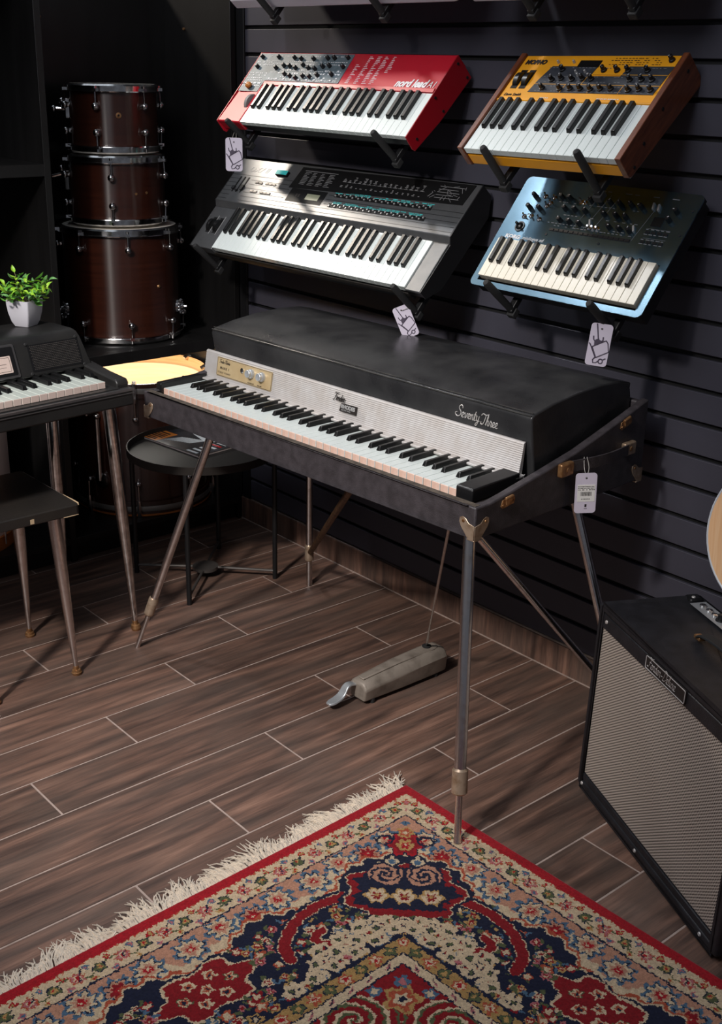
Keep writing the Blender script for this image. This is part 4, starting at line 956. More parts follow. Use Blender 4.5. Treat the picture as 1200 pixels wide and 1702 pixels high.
# price tag with barcode hanging from the handle
RL = PM @ Vector((PW+.034, .314, .668))
tg, TM = price_tag('grey lilac price tag with barcode label hanging from the side handle of the stage piano', RL, (.80, -.60), .046, .090, .03, False, PM @ Vector((PW+.018, .330, .741)))
mb = MB(); mb.box(-.018, .020, -.019, .019, .0005, .0008); mb.build('label', m_card2, tg)
mb = MB(); rb = random.Random(4); x = -.011
while x < .013:
    w = rb.choice((.0005, .0009, .0014)); mb.box(x, x+w, -.006, .003, .0008, .001); x += w+rb.choice((.0006, .001))
for y in (.014, .0105, .007): printrows(mb, rb, -.017, .019, y, 12, .0016, .0008, .9)
printrows(mb, rb, -.009, .011, -.014, 6, .0018, .0008, 1); mb.box(-.001, .003, -.031, -.025, .0005, .0008); mb.box(-.002, .004, -.0350, -.0342, .0005, .0008); mb.build('barcode_print', m_ink, tg)

# sustain pedal
t = thing('sustain_pedal', 'cast grey aluminium sustain pedal on the plank floor under the stage piano', 'pedal', basis((1, 0, 0), (0, 1, 0), (0, 0, 1), (1.196, -.53, 0)))
mb = MB(); sec = []
prof = [(-.029, .010), (-.034, .052), (-.026, .066), (-.016, .073), (.016, .073), (.026, .066), (.034, .052), (.029, .010)]
stn = [(0, .88, .70), (.006, .97, .78), (.03, 1, .83), (.13, 1.12, .98), (.23, 1.12, 1.06), (.275, 1.06, 1.04), (.285, .98, .97)]
V = []; F = []
for y, sx_, sz in stn:
    for x, z in prof: V.append((x*sx_, y, .010+(z-.010)*sz))
n8 = len(prof)
for i in range(len(stn)-1):
    for k in range(n8): F.append((i*n8+k, i*n8+(k+1) % n8, (i+1)*n8+(k+1) % n8, (i+1)*n8+k))
F += [tuple(range(n8)), tuple(range(len(V)-1, len(V)-1-n8, -1))]
mb.add(V, F); mb.build('housing', m_alu, t, bev=.004, seg=3)
mb = MB(); mb.box(-.013, .013, .02, .25, .076*.9, .0765*.96)
V = []; F = []
for y, w_, z in ((.012, .010, .0655), (.13, .016, .0765), (.25, .020, .0795), (.268, .014, .0795)):
    V += [(-w_, y, z-.004), (w_, y, z-.004), (w_*.8, y, z), (-w_*.8, y, z)]
for i in range(3):
    for k in range(4): F.append((i*4+k, i*4+(k+1) % 4, (i+1)*4+(k+1) % 4, (i+1)*4+k))
F += [(0, 1, 2, 3), (15, 14, 13, 12)]
MB().add(V, F).build('raised_spine', m_alu, t, bev=.002)
mb = MB(); mb.lathe([(.004, .0), (.012, 0), (.012, .003), (.006, .004), (.004, .004)], 18, c=(-.002, .240, .0795), closed=True); mb.build('rod_grommet', m_rubber, t)
arc = catmull([(0, .004, .046), (0, -.016, .052), (0, -.030, .046), (0, -.042, .030), (0, -.060, .022), (0, -.085, .018)], 5)
V = []; F = []
for i, p in enumerate(arc):
    f = i/(len(arc)-1); w_ = .0085+.0055*min(1, f*1.6); w_ *= (1-.45*max(0, f-.9)/.1)
    V += [(-w_, p.y, p.z-.003), (w_, p.y, p.z-.003), (w_*.85, p.y, p.z+.003), (-w_*.85, p.y, p.z+.003)]
for i in range(len(arc)-1):
    for k in range(4): F.append((i*4+k, i*4+(k+1) % 4, (i+1)*4+(k+1) % 4, (i+1)*4+k))
L_ = len(V); F += [(0, 1, 2, 3), (L_-1, L_-2, L_-3, L_-4)]
MB().add([(x-.012, y, z) for x, y, z in V], F).build('foot_lever', m_alu2, t, 'polished curved foot lever', bev=.0015)
mb = MB()
for x in (-.024, .024):
    for y in (.03, .25): mb.cyl((x, y, 0), (x, y, .012), .007, n=10)
mb.build('rubber_foot', m_rubber, t)
mb = MB(); mb.tube([(-.004, .240, .080), (.350, -.052, .622)], .0034, 8); mb.build('pedal_rod', m_chrome_old, t, 'thin steel rod up to the piano')

# ================================================================== AMPLIFIER
aa, at_ = -.4435, .0294
au = Vector((math.cos(aa), math.sin(aa), 0)); ab = Vector((-math.sin(aa), math.cos(aa), 0)); aw = Vector((0, 0, 1))*math.cos(at_)+ab*math.sin(at_); ad = ab*math.cos(at_)-Vector((0, 0, 1))*math.sin(at_)
AW, AD, AH = .585, .232, .443
t = thing('guitar_amplifier', 'black combo guitar amplifier with silver woven grille at the right edge', 'amplifier', basis(au, ad, aw, (1.7875, -.3852, .0125)))
mb = MB(); mb.box(0, .018, 0, AD, 0, AH); mb.box(AW-.018, AW, 0, AD, 0, AH); mb.box(.018, AW-.018, 0, AD, AH-.018, AH); mb.box(.018, AW-.018, 0, AD, 0, .018); mb.box(.018, AW-.018, AD-.012, AD, .018, AH-.018)
mb.build('cabinet', m_tolex2, t, bev=.009, seg=4)
mb = MB(); mb.box(.0185, AW-.0185, .0012, .014, .392, AH-.0185); mb.build('top_rail', m_tolex2, t, bev=.002)
mb = MB(); mb.box(.0185, AW-.0185, .0012, .014, .0185, .034); mb.build('bottom_rail', m_tolex2, t, bev=.002)
MB().box(.0195, AW-.0195, .0050, .0135, .0345, .3915).build('grille_cloth', m_cloth, t, label='silver and black woven grille cloth', bev=.002)
mb = MB()
for x in (.025, .275, .53): disc(mb, (x, -.0002, .010), (0, -1, 0), .0045, .002, 10)
for x in (.038, .545): disc(mb, (x, .0012, .411), (0, -1, 0), .0045, .002, 10)
mb.build('screw', m_rail, t)
pl2 = MB().prism(rrect(.216, .368, .398, .427, .003), 'y', -.0025, .0010).build('name_plate', m_ink, t, 'black name plate with silver script')
mb = MB(); mb.tube([(x, -.0028, z) for x, z in rrect(.2175, .3665, .3995, .4255, .003)], .0009, 5, closed=True)
cursive(mb, 'Fender-Deluxe', .226, .4060, .0108, .0006, lambda x, y: (x, -.0030, y), slant=.22, n=4); mb.build('script_lettering', m_rail, pl2)
def cap(x, y, sx_, sy_):
    mb = MB(); mb.box(min(x, x+sx_*.030), max(x, x+sx_*.030), min(y, y+sy_*.034), max(y, y+sy_*.034), AH-.024, AH+.0015); mb.build('corner_cap', m_black, t, bev=.006, seg=3)
    mb = MB(); disc(mb, (x+sx_*.020, y+sy_*.022, AH+.0015), (0, 0, 1), .0045, .002, 10); mb.build('corner_screw', m_rail, t)
cap(-.0015, AD+.0015, 1, -1); cap(AW+.0015, AD+.0015, -1, -1)
cp = MB().box(.045, AW-.045, .188, .226, AH+.0002, AH+.0014).build('control_panel', m_alu2, t, 'chrome control panel')
ch = knob_mesh(.0085, .014, m_black, m_white, 1)
for k in range(9):
    o = link('knob', ch, t); o.location = (.135+k*.046, .207, AH+.0014)
mb = MB()
for x in (.065, .09, .112): mb.lathe([(.003, 0), (.0075, 0), (.0075, .004), (.003, .005)], 12, c=(x, .207, AH+.0014), closed=True)
mb.build('input_jack', m_chrome, t)
mb = MB(); pts = catmull([(.205, .118, AH+.006), (.225, .118, AH+.016), (.29, .118, AH+.022), (.355, .118, AH+.016), (.375, .118, AH+.006)], 5)
V = []; F = []
for p in pts: V += [(p.x, p.y-.012, p.z-.002), (p.x, p.y+.012, p.z-.002), (p.x, p.y+.011, p.z+.003), (p.x, p.y-.011, p.z+.003)]
for i in range(len(pts)-1):
    for k in range(4): F.append((i*4+k, i*4+(k+1) % 4, (i+1)*4+(k+1) % 4, (i+1)*4+k))
L_ = len(V); F += [(0, 1, 2, 3), (L_-1, L_-2, L_-3, L_-4)]
mb.add(V, F); mb.build('carry_strap', m_rubber, t, bev=.001)
for x in (.193, .367): MB().box(x, x+.022, .110, .126, AH, AH+.008).build('strap_bracket', m_gold, t, bev=.002)
mb = MB()
for x in (.04, AW-.04):
    for y in (.03, AD-.03): mb.cyl((x, y, .0005), (x, y, -.0115+(-.0055 if y > .1 else 0)*0), .014, n=14)
mb.build('rubber_foot', m_rubber, t)

# ================================================================== ACOUSTIC GUITAR on a stand behind the amplifier
gy = -.085
GM = basis((.995, .0, .10), (0, 1, 0), (-.10, 0, .995), (2.118, gy-.10, .462)) @ Matrix.Rotation(-.10, 4, 'X')
t = thing('acoustic_guitar', 'acoustic guitar with pale spruce top behind the amplifier, cut by right edge', 'guitar', GM)
half = [(0, 0), (.07, .004), (.14, .032), (.185, .085), (.203, .15), (.195, .215), (.165, .275), (.135, .32), (.128, .345), (.133, .38), (.147, .42), (.142, .455), (.11, .485), (.06, .497), (.03, .499)]
outl = catmull([(-x, y, 0) for x, y in half[::-1]]+[(x, y, 0) for x, y in half[1:]], 4)
def gpr(mb, y0, y1, s=1.0): mb.prism([(p.x*s, .25+(p.y-.25)*s) for p in outl], 'y', y0, y1)
mb = MB(); gpr(mb, .002, .098); mb.build('body', m_rosew, t, smooth=50)
mb = MB(); gpr(mb, -.002, .0018, .985); mb.build('soundboard', m_spruce, t, 'pale spruce soundboard', smooth=50)
mb = MB(); mb.tube([(p.x*.995, 0.0, .25+(p.y-.25)*.995) for p in outl], .0030, 6, closed=True); mb.build('binding', m_bind, t, 'white edge binding')
mb = MB(); mb.lathe([(.0005, 0), (.050, 0)], 32, c=(0, -.0024, .33), ax=(0, 1, 0)); mb.build('sound_hole', m_ink, t)
mb = MB(); mb.lathe([(.051, 0), (.058, 0)], 32, c=(0, -.0026, .33), ax=(0, 1, 0)); mb.build('rosette', m_rosew, t)
MB().box(-.08, .08, -.010, -.002, .150, .178).build('bridge', m_rosew, t, bev=.003)
MB().prism([(-.028, .40), (.028, .40), (.0215, .88), (-.0215, .88)], 'y', -.009, .016).build('neck', m_rosew, t, bev=.003)
MB().prism([(-.022, .88), (.022, .88), (.036, .92), (.034, 1.06), (-.034, 1.06), (-.036, .92)], 'y', -.002, .014).build('headstock', m_rosew, t, bev=.002)
mb = MB()
for k in range(6): x = -.022+k*.0088; mb.tube([(x*1.15, -.0115, .165), (x*.8, -.0105, .88)], .0006, 4)
mb.build('strings', m_gold, t)
mb = MB()
for k in range(3):
    for s in (-1, 1): mb.cyl((s*.034, .006, .945+k*.04), (s*.052, .006, .945+k*.04), .004, n=8); mb.ball((s*.056, .006, .945+k*.04), .007, n=8)
mb.build('tuning_peg', m_chrome, t)
sx0, sy0 = 2.15, -.13
t = thing('guitar_stand', 'black tubular guitar stand behind the amplifier at the right edge', 'stand', loc=(sx0, sy0, 0))
mb = MB(); mb.tube([(0, .07, .25), (0, .09, .70)], .010, 10); mb.build('upright', m_blackm, t)
for p in ((-.16, -.10, .008), (.16, -.10, .008), (0, .115, .008)):
    mb = MB(); mb.tube([(0, .07, .28), p], .009, 10); mb.build('leg', m_blackm, t)
mb = MB(); mb.tube([(-.10, -.075, .42), (-.10, -.070, .385), (-.08, .06, .375), (0, .07, .37), (.08, .06, .375), (.10, -.070, .385), (.10, -.075, .42)], .008, 8); mb.build('cradle', m_rubber, t)

# ================================================================== BLACK ELECTRIC PIANO at left
WU = Vector((-.092, .9958, 0)); WV = Vector((-.9958, -.092, 0)); WM = basis(WU, WV, (0, 0, 1), (.582, -.83, 0))
t = thing('electric_piano', 'black compact electric piano with round chrome legs at the left edge', 'piano', WM)
WL = -1.0; we = .036
mb = MB(); mb.box(WL, we, -.032, .395, .688, .728); mb.build('base', m_wurli, t, bev=.004, seg=3)
mb = MB(); mb.box(WL, we+.001, -.0345, -.032, .7265, .7325); mb.box(WL, we+.001, -.0345, -.032, .7195, .7215); mb.box(WL, we+.001, -.034, .10, .7285, .7315); mb.build('trim_strip', m_trim, t)
MB().box(WL+.03, .004, -.020, .16, .728, .7345).build('key_slip', m_wurli, t)
npit = .0235
nk = 38
add_keys(t, -.0005-nk*npit, npit, 0, .150, .7515, .0165, 0, 64, .092, .0110, m_wkey_old, m_kfront2, m_bkey, gap=.0014)
for x0, x1 in ((.0, we),(WL, WL+.03)):
    mb = MB(); mb.prism([(-.012, .728), (-.014, .744), (-.006, .753), (.060, .7585), (.145, .770), (.395, .775), (.395, .728)], 'x', x0+.0005, x1); mb.build('end_block', m_wurli, t, bev=.004, seg=3)
lidp = [(.128, .7595), (.158, .838), (.166, .850), (.180, .8555), (.255, .8565), (.345, .850), (.375, .835), (.395, .787), (.395, .7595)]
mb = MB(); V = []; n9 = len(lidp)
e0 = [.028, .012, .008, .004, .002, .002, .006, .02, .028]
V = [(WL+.004, a, z) for a, z in lidp]+[(e, a, z) for (a, z), e in zip(lidp, e0)]
F = [tuple(range(n9)), tuple(range(2*n9-1, n9-1, -1))]+[(i, (i+1) % n9, (i+1) % n9+n9, i+n9) for i in range(n9)]
MB().add(V, F).build('lid', m_wurli, t, bev=.005, seg=3)
FNn = Vector((0, -.0785, .030)).normalized(); FY = Vector((0, .030, .0785)).normalized()
FM = basis((1, 0, 0), FY, Vector((1, 0, 0)).cross(FY), (0, .128, .7595))
# speaker grille: rows of punched slots as small raised bars
mb = MB(); mb.prism(rrect(-.146, .0, .012, .080, .004), 'z', .0002, .0012); g = mb.build('speaker_grille', m_black, t); g.matrix_local = FM
mb = MB()
for r_ in range(15):
    for k in range(26):
        x = -.140+k*.0052+(.0026 if r_ % 2 else 0); y = .017+r_*.0041; mb.box(x, x+.0036, y, y+.0016, .0012, .0020)
q = mb.build('grille_slots', m_bar, g, kind='stuff')
mb = MB()
for x, y in ((-.150, .008), (.003, .010), (-.148, .083), (-.004, .083)): mb.lathe([(.0004, 0), (.0045, 0), (.003, .002), (.0004, .002)], 10, c=(x, y, .0012))
q = mb.build('grille_screw', m_rubber, g)
mb = MB(); mb.prism(rrect(-.42, -.182, .006, .090, .006), 'z', .0002, .0035); p_ = mb.build('panel_frame', m_trim, t, bev=.001); p_.matrix_local = FM
mb = MB(); mb.prism(rrect(-.414, -.188, .012, .084, .004), 'z', .0028, .0040); mb.build('recess', m_black, p_)
mb = MB(); mb.prism(rrect(-.41, -.200, .020, .062, .002), 'z', .0040, .0048); mb.build('name_plate', m_kfront2, p_)
mb = MB(); mb.tube([(x, y, .0049) for x, y in rrect(-.405, -.204, .024, .058, .002)], .0005, 4, closed=True); mb.box(-.24, -.214, .042, .0428, .0048, .0051); mb.box(-.235, -.216, .034, .0346, .0048, .0051); mb.build('plate_print', m_ink, p_)
def wleg(top, foot, lb):
    mb = MB(); P = lambda f: lerp(top, foot, f)
    mb.tube([top, P(.5), P(.52), P(.965)], [.0175, .0165, .0160, .0068], 20); lg = mb.build('leg', m_chrome, t)
    mb = MB(); mb.tube([P(.955), P(.972), P(.975), P(.985), P(.988), (foot[0], foot[1], 0)], [.0078, .0078, .012, .013, .014, .012], 16); mb.build('foot', m_gold, lg, lb)
wleg((.010, .045, .690), (.083, .078, .0), 'small brass foot')
wleg((-.035, .245, .690), (-.0, .300, .0), None)
wleg((-.90, .045, .690), (-.97, .078, .0), None); wleg((-.90, .30, .690), (-.95, .37, .0), None)

# potted plant on the black piano
PT = WM @ Vector((-.072, .275, .8568))
t = thing('potted_plant', 'small artificial green plant in white square pot on the black electric piano', 'plant', loc=PT, rz=math.radians(28))
V = []; F = []; prof = [(.021, 0), (.0265, .012), (.0315, .035), (.0335, .055), (.034, .068), (.0315, .068), (.030, .055)]
for h_, z in prof:
    for x, y in rrect(-h_, h_, -h_, h_, .004, 3): V.append((x, y, z))
m_ = len(V)//len(prof)
for i in range(len(prof)-1):
    for k in range(m_): F.append((i*m_+k, i*m_+(k+1) % m_, (i+1)*m_+(k+1) % m_, (i+1)*m_+k))
F.append(tuple(range(m_))); F.append(tuple(range(len(V)-1, len(V)-1-m_, -1)))
MB().add(V, F).build('pot', m_pot, t, smooth=40)
def leaf_mesh(k):
    V = []; F = []; n = 6
    prof = [0, .55, .9, 1.0, .85, .5, 0]
    for i in range(n+1):
        f = i/n; w = .5*prof[i]*.0125; zc = .006*math.sin(f*PI)*(-1 if k else 1)-.002*f
        V += [(f*.032, -w, zc+.003*prof[i]), (f*.032, 0, zc), (f*.032, w, zc+.003*prof[i])]
    for i in range(n):
        a = i*3; F += [(a, a+1, a+4, a+3), (a+1, a+2, a+5, a+4)]
    return V, F
lm = []
for k in range(6):
    V, F = leaf_mesh(k % 2); mb = MB(); mb.add(V, F); me = mb.mesh('leaf', [m_leaf[k % 3]]); lm.append(me)
rp_ = random.Random(21); stem = MB(); nl = 0
for s in range(17):
    az = s*2.4+rp_.uniform(-.3, .3); out = rp_.uniform(.25, 1.0); L_ = rp_.uniform(.055, .095)
    el = 1.45-out*.95; d = Vector((math.cos(az)*math.cos(el), math.sin(az)*math.cos(el), math.sin(el)))
    b0 = Vector((math.cos(az)*.015*out, math.sin(az)*.015*out, .055)); tip = b0+d*L_-Vector((0, 0, .018*out)); midp = b0+d*L_*.55
    stem.tube(catmull([b0, midp, tip], 3), .0011, 4)
    for k in range(9):
        f = .30+.70*k/8; p = b0.lerp(midp, min(1, f*2)) if f < .5 else midp.lerp(tip, (f-.5)*2)
        la = az+(k*2.3)+rp_.uniform(-.4, .4); le = rp_.uniform(-.35, .75) if k < 8 else rp_.uniform(.3, 1.2)
        o = link('leaf', lm[rp_.choice((0, 0, 1, 1, 2, 3, 4, 5))], t); o.location = p; o.rotation_euler = (rp_.uniform(-.5, .5), -le, la); sc_ = rp_.uniform(.65, 1.0); o.scale = (sc_, sc_*1.1, sc_); nl += 1
stem.build('stems', m_stem, t)
MB().box(-.029, .029, -.029, .029, .050, .060).build('soil', m_stem, t, bev=.003)

# ================================================================== STOOL
t = thing('stool', 'black square wooden stool with worn corners and tapered chrome legs, lower left', 'stool', loc=(0, 0, 0))
ST = (.316, .640, -1.262, -.974)
mb = MB(); mb.prism(rrect(ST[0], ST[1], ST[2], ST[3], .012), 'z', .442, .470); mb.build('seat', m_stool, t, bev=.003, seg=2)
mb = MB(); mb.tube([(.550, -.9732, .4685), (.6, -.9732, .4692), (.630, -.9738, .4690), (.6375, -.977, .468)], [.0006, .0016, .0022, .0012], 6)
mb.tube([(.6405, -.980, .4435), (.6405, -1.01, .4430), (.6402, -1.02, .4434)], [.0008, .0012, .0006], 6); mb.box(.6396, .6407, -1.108, -1.098, .446, .458); mb.build('worn_edge', m_worn, t, 'bare wood showing at the worn corner')
def sleg(top, foot):
    P = lambda f: lerp(top, foot, f); mb = MB(); mb.tube([top, P(.38), P(.40), P(.955)], [.0165, .0155, .0150, .0062], 20); lg = mb.build('leg', m_chrome_old, t)
    mb = MB(); mb.tube([P(.945), P(.965), P(.968), P(.982), P(.985), (foot[0], foot[1], 0)], [.0072, .0072, .011, .012, .014, .012], 16); mb.build('foot', m_gold, lg)
sleg((.606, -1.030, .443), (.629, -1.009, 0)); sleg((.362, -1.018, .443), (.352, -1.006, 0)); sleg((.606, -1.215, .443), (.645, -1.240, 0)); sleg((.362, -1.215, .443), (.345, -1.235, 0))

# ================================================================== SIDE TABLE + MAGAZINE
t = thing('side_table', 'small round black metal tray table behind the left legs of the stage piano', 'table', loc=(.30, -.39, 0))
TR = .222; TZ = .430
mb = MB(); mb.lathe([(.0005, TZ-.020), (TR-.003, TZ-.020), (TR-.001, TZ), (TR+.002, TZ), (TR+.002, TZ-.024), (.0005, TZ-.024)], 72); mb.build('tray', m_tray, t)
for x, y in ((-.151, -.156), (.151, -.157), (.152, .157), (-.155, .155)):
    mb = MB(); mb.tube([(x, y, 0), (x, y, TZ-.024)], .0075, 10); mb.build('leg', m_blackm, t)
    mb = MB(); mb.tube([(x, y, .026), (x*.12, y*.12, .030)], .0045, 8); mb.build('cross_bar', m_bar, t)
mb = MB(); mb.lathe([(.0005, .024), (.040, .024), (.040, .034), (.0005, .036)], 28); mb.build('centre_disc', m_bar, t)
mgx = Matrix.Translation((.335, -.375, TZ-.0198)) @ Matrix.Rotation(math.radians(22), 4, 'Z')
mgx = Matrix.Translation((.072, -.470, TZ-.0199)) @ Matrix.Rotation(math.radians(6), 4, 'Z')
t = thing('magazine', 'music magazine with orange title block lying on the round tray table', 'magazine', mgx)
m_cover = mat('magazine_cover', C(62, 62, 66), .3, var=C(28, 28, 32), vs=16, coat=.2)
mb = MB(); mb.box(.001, .284, .001, .209, .0006, .0058); mb.build('pages', m_paper, t)
mb = MB(); mb.box(0, .285, 0, .21, .0058, .0064); mb.box(0, .285, 0, .21, 0, .0006); mb.build('cover', m_cover, t)
mo = mat('orange_print', C(222, 130, 50), .35); mr_ = mat('red_print', C(180, 40, 40), .35); mp = mat('pale_print', C(190, 196, 200), .35)
mb = MB(); mb.box(.004, .078, .002, .088, .0064, .0066); mb.build('title_block', mo, t)
rm = random.Random(12); mb = MB()
for k in range(6): mb.box(.012+rm.uniform(0, .006), .060+rm.uniform(0, .01), .008+k*.012, .015+k*.012+rm.uniform(-.002, .002), .0066, .0068)
mb.build('title_letters', m_ink, t)
mb = MB()
for k in range(11): mb.prism([(.085+k*.008, .030+k*.003), (.089+k*.008, .030+k*.003), (.110+k*.008, .085+k*.003), (.106+k*.008, .085+k*.003)], 'z', .0064, .0066)
mb.prism([(.10, .13), (.2, .10), (.23, .15), (.15, .2), (.09, .19)], 'z', .0064, .00655)
for k in range(8): mb.box(.215+rm.uniform(0, .01), .250+rm.uniform(0, .02), .01+k*.022, .020+k*.022, .0064, .0067)
mb.build('cover_photo', mp, t); MB().box(.218, .268, .098, .106, .0067, .0069).build('red_lettering', mr_, t)

# ================================================================== ORIENTAL RUG
RA = math.radians(1.75); RO = (1.5535, -.6895)
def rug_paint(A, B):
    """A, B distances from the two edges meeting at the visible corner (metres). Returns linear RGB."""
    R_ = np.random.RandomState(5); n = A.shape
    wv = .0014*np.sin(A*310+B*130)+.0011*np.sin(B*420-A*90); wv2 = .0014*np.sin(B*310+A*130)+.0011*np.sin(A*420-B*90)
    A, B = np.where(np.minimum(A, B) > .026, A+wv, A), np.where(np.minimum(A, B) > .026, B+wv2, B)
    S = np.minimum(A, B); T = np.maximum(A, B)
    red, cream, navy, salm, blue, green, gold, pink, dred, rust = [np.array(C(*c)[:3]) for c in ((166, 24, 36), (208, 184, 152), (28, 32, 54), (186, 136, 112), (78, 104, 128), (86, 92, 62), (180, 142, 88), (180, 106, 110), (136, 24, 32), (172, 80, 56))]
    c = np.empty(n+(3,)); c[:] = cream
    def put_(m, col): c[m] = col
    def flower(s0, t0, r, k, layers, ph=0, per=None, el=1.0, reg=None):
        dT = (T-t0) if per is None else ((T-t0+per/2) % per-per/2)
        dS = (S-s0)*el; rr = np.hypot(dS, dT); th = np.arctan2(dS, dT)+ph
        base = rr/(1+.20*np.cos(k*th))
        ok = np.ones(n, bool) if reg is None else reg
        for f, col in layers: put_((base < r*f) & ok, col)
    def curve(pts, w, col, reg=None):
        P = catmull([(p[0], p[1], 0) for p in pts], 6)
        m = np.zeros(n, bool)
        for p, q in zip(P[:-1], P[1:]):
            ax, ay, bx, by = p.x, p.y, q.x, q.y; dx, dy = bx-ax, by-ay; L2 = dx*dx+dy*dy+1e-12
            f = np.clip(((S-ax)*dx+(T-ay)*dy)/L2, 0, 1); m |= np.hypot(S-ax-f*dx, T-ay-f*dy) < w
        if reg is not None: m &= reg
        put_(m, col)
    # main band grounds
    main = (S >= .085) & (S < .345)
    put_(main, salm)
    wav = .150+.022*np.sin(2*PI*(T-.08)/.26)+.006*np.sin(2*PI*T/.043)
    put_(main & (S > wav-.022), cream)
    for s0, t0, per in ((.118, .17, .29), (.128, .235, .29), (.112, .300, .29), (.124, .375, .29)):
        flower(s0, t0, .031, 8, [(1.0, blue), (.80, navy), (.72, cream if t0 != .235 else salm), (.50, salm if t0 != .235 else dred), (.26, red), (.1, cream)], per=per, reg=main)
    put_(main & (S > wav), rust); put_(main & (S > wav+.007), cream); put_(main & (S > wav+.012), navy)
    def ribbons():
      for o in (0, .56, 1.12):
        curve([(.205, .33+o), (.185, .40+o), (.19, .47+o), (.225, .53+o), (.262, .545+o)], .019, navy)
        curve([(.205, .33+o), (.185, .40+o), (.19, .47+o), (.225, .53+o), (.262, .545+o)], .0125, cream); curve([(.205, .33+o), (.185, .40+o), (.19, .47+o), (.225, .53+o), (.262, .545+o)], .011, dred)
        curve([(.30, .42+o), (.285, .46+o), (.25, .48+o), (.24, .45+o)], .010, cream); curve([(.30, .42+o), (.285, .46+o), (.25, .48+o), (.24, .45+o)], .0078, dred)
    # cartouches
    for t0 in (.70, 1.28):
        dS, dT = (S-.225)/.058, (T-t0)/.098; rr = np.hypot(dS, dT)/(1+.16*np.cos(6*np.arctan2(dS, dT)))
        put_(rr < 1.06, navy); put_(rr < .98, cream); put_(rr < .90, dred)
        for a, b in ((0, 0), (.0, .048), (0, -.048), (.026, .022), (-.026, -.022), (.026, -.022), (-.026, .022)):
            flower(.225+a, t0+b, .0115, 5, [(1, green if a == 0 and b else cream), (.8, cream), (.55, rust), (.3, navy)])
    # scattered blossoms on the navy
    cols = [(cream, dred), (gold, navy), (dred, cream), (pink, dred), (cream, blue), (gold, dred), (rust, cream)]
    placed = []
    navym = lambda s, t: True
    tries = 0
    while len(placed) < 330 and tries < 16000:
        tries += 1; s = R_.uniform(.175, .337); t_ = R_.uniform(.20, 1.9)
        if t_ < s+.005: continue
        if s < .33 and t_ < .33 and .30 > s > .17 and (t_-s) < .12 and (s+t_)/2 < .31: continue
        bad = any(abs(s-a)+abs(t_-b) < .021 for a, b in placed)
        if bad or any(((s-.225)/.068)**2+((t_-t0)/.11)**2 < 1 for t0 in (.70, 1.28)): continue
        placed.append((s, t_)); ca, cb = cols[R_.randint(len(cols))]; r = R_.uniform(.0075, .0125)
        flower(s, t_, r, R_.choice((4, 5, 6)), [(1, ca), (.62, cb), (.30, cream)], ph=R_.uniform(0, 6))
        a = R_.uniform(0, 6.28)
        for sg in (0, 2.2):
            curve([(s+r*1.0*math.cos(a+sg), t_+r*math.sin(a+sg)), (s+r*1.7*math.cos(a+sg+.4), t_+r*1.7*math.sin(a+sg+.4))], .0028, green if R_.rand() < .6 else blue)
    ribbons()
    # cream blossom cluster beside the inner border
    for k in range(46):
        s = .325-(k % 3)*.023; t_ = .30+(k//3)*.0245+(.012 if k % 2 else 0)
        if t_ < s-.002 or t_ > .60-(k % 3)*.05: continue
        flower(s, t_, .0155, 4, [(1, cream), (.42, navy), (.30, dred if k % 2 else green)], ph=k)
    # corner palmette and scrolled dome on the diagonal
    p = (A+B)/2; q = (A-B)/2
    dome = np.hypot((p-.262)/.062, q/.080)/(1+.09*np.cos(9*np.arctan2(p-.262, q)))
    lowcut = p < .312
    put_((dome < 1.10) & lowcut, navy); put_((dome < 1.02) & lowcut, cream); put_((dome < .99) & lowcut, dred); put_((dome < .86+.05*np.sin(26*np.arctan2(p-.262, q))) & (p < .299), navy)
    def fl2(p0, q0, r, k, layers):
        dp, dq = p-p0, np.abs(q)-q0 if q0 else q; rr = np.hypot(dp, dq)/(1+.2*np.cos(k*np.arctan2(dp, dq)))
        for f, col in layers: put_(rr < r*f, col)
    for q0 in (0, .037): fl2(.272, q0, .0155, 6, [(1, gold), (.8, cream), (.45, dred), (.25, gold)])
    for q0, sg in ((.030, 1),):
        dp, dq = p-.226, np.abs(q)-.027; rr = np.hypot(dp, dq); th = np.arctan2(dp, dq)
        put_(rr < .027, navy); sp = (rr-.0035*th) % .0105; put_((rr < .024) & (rr > .003) & (sp < .0058), salm)
    fl2(.196, 0.018, .013, 4, [(1, navy), (.7, cream), (.4, blue)])
    fl2(.158, 0, .024, 6, [(1.1, navy), (1, red), (.75, dred), (.5, gold), (.28, red), (.12, cream)])
    fl2(.128, 0, .012, 5, [(1, gold), (.7, rust), (.4, cream)])
    for q0 in (.026,):
        dp, dq = p-.148, np.abs(q)-.030; rr = np.hypot(dp, dq); put_((rr < .013) & (rr > .0085), navy)
    # small border
    sb = (S >= .030) & (S < .082); put_(sb, cream)
    zz = .056+.010*np.sin(2*PI*T/.09)
    put_(sb & (np.abs(S-zz) < .0016), green)
    per = .09
    flower(.056, .045, .0135, 8, [(1, rust), (.78, pink), (.5, cream), (.28, red)], per=per, reg=sb); flower(.056, .0, .0125, 5, [(1, navy), (.84, green), (.45, gold), (.2, red)], per=per, reg=sb)
    flower(.040, .020, .0065, 4, [(1, blue), (.5, pink)], per=per, reg=sb); flower(.041, .068, .0065, 4, [(1, red), (.5, gold)], per=per, reg=sb)
    flower(.074, .022, .0060, 4, [(1, gold), (.5, red)], per=per, reg=sb); flower(.073, .068, .0065, 4, [(1, pink), (.55, blue)], per=per, reg=sb)
    x = (T-.030) % per; put_(sb & (np.abs(x-.004-(S-.045)*.6) < .0013) & (S < .066), navy)
    put_((S >= .0815) & (S < .0855), navy); put_((S >= .0855) & (S < .088), salm)
    put_((S >= .027) & (S < .030) & (((T/.006).astype(int)) % 2 == 0), rust)
    put_(S < .027, red)
    put_(S < .027, red)
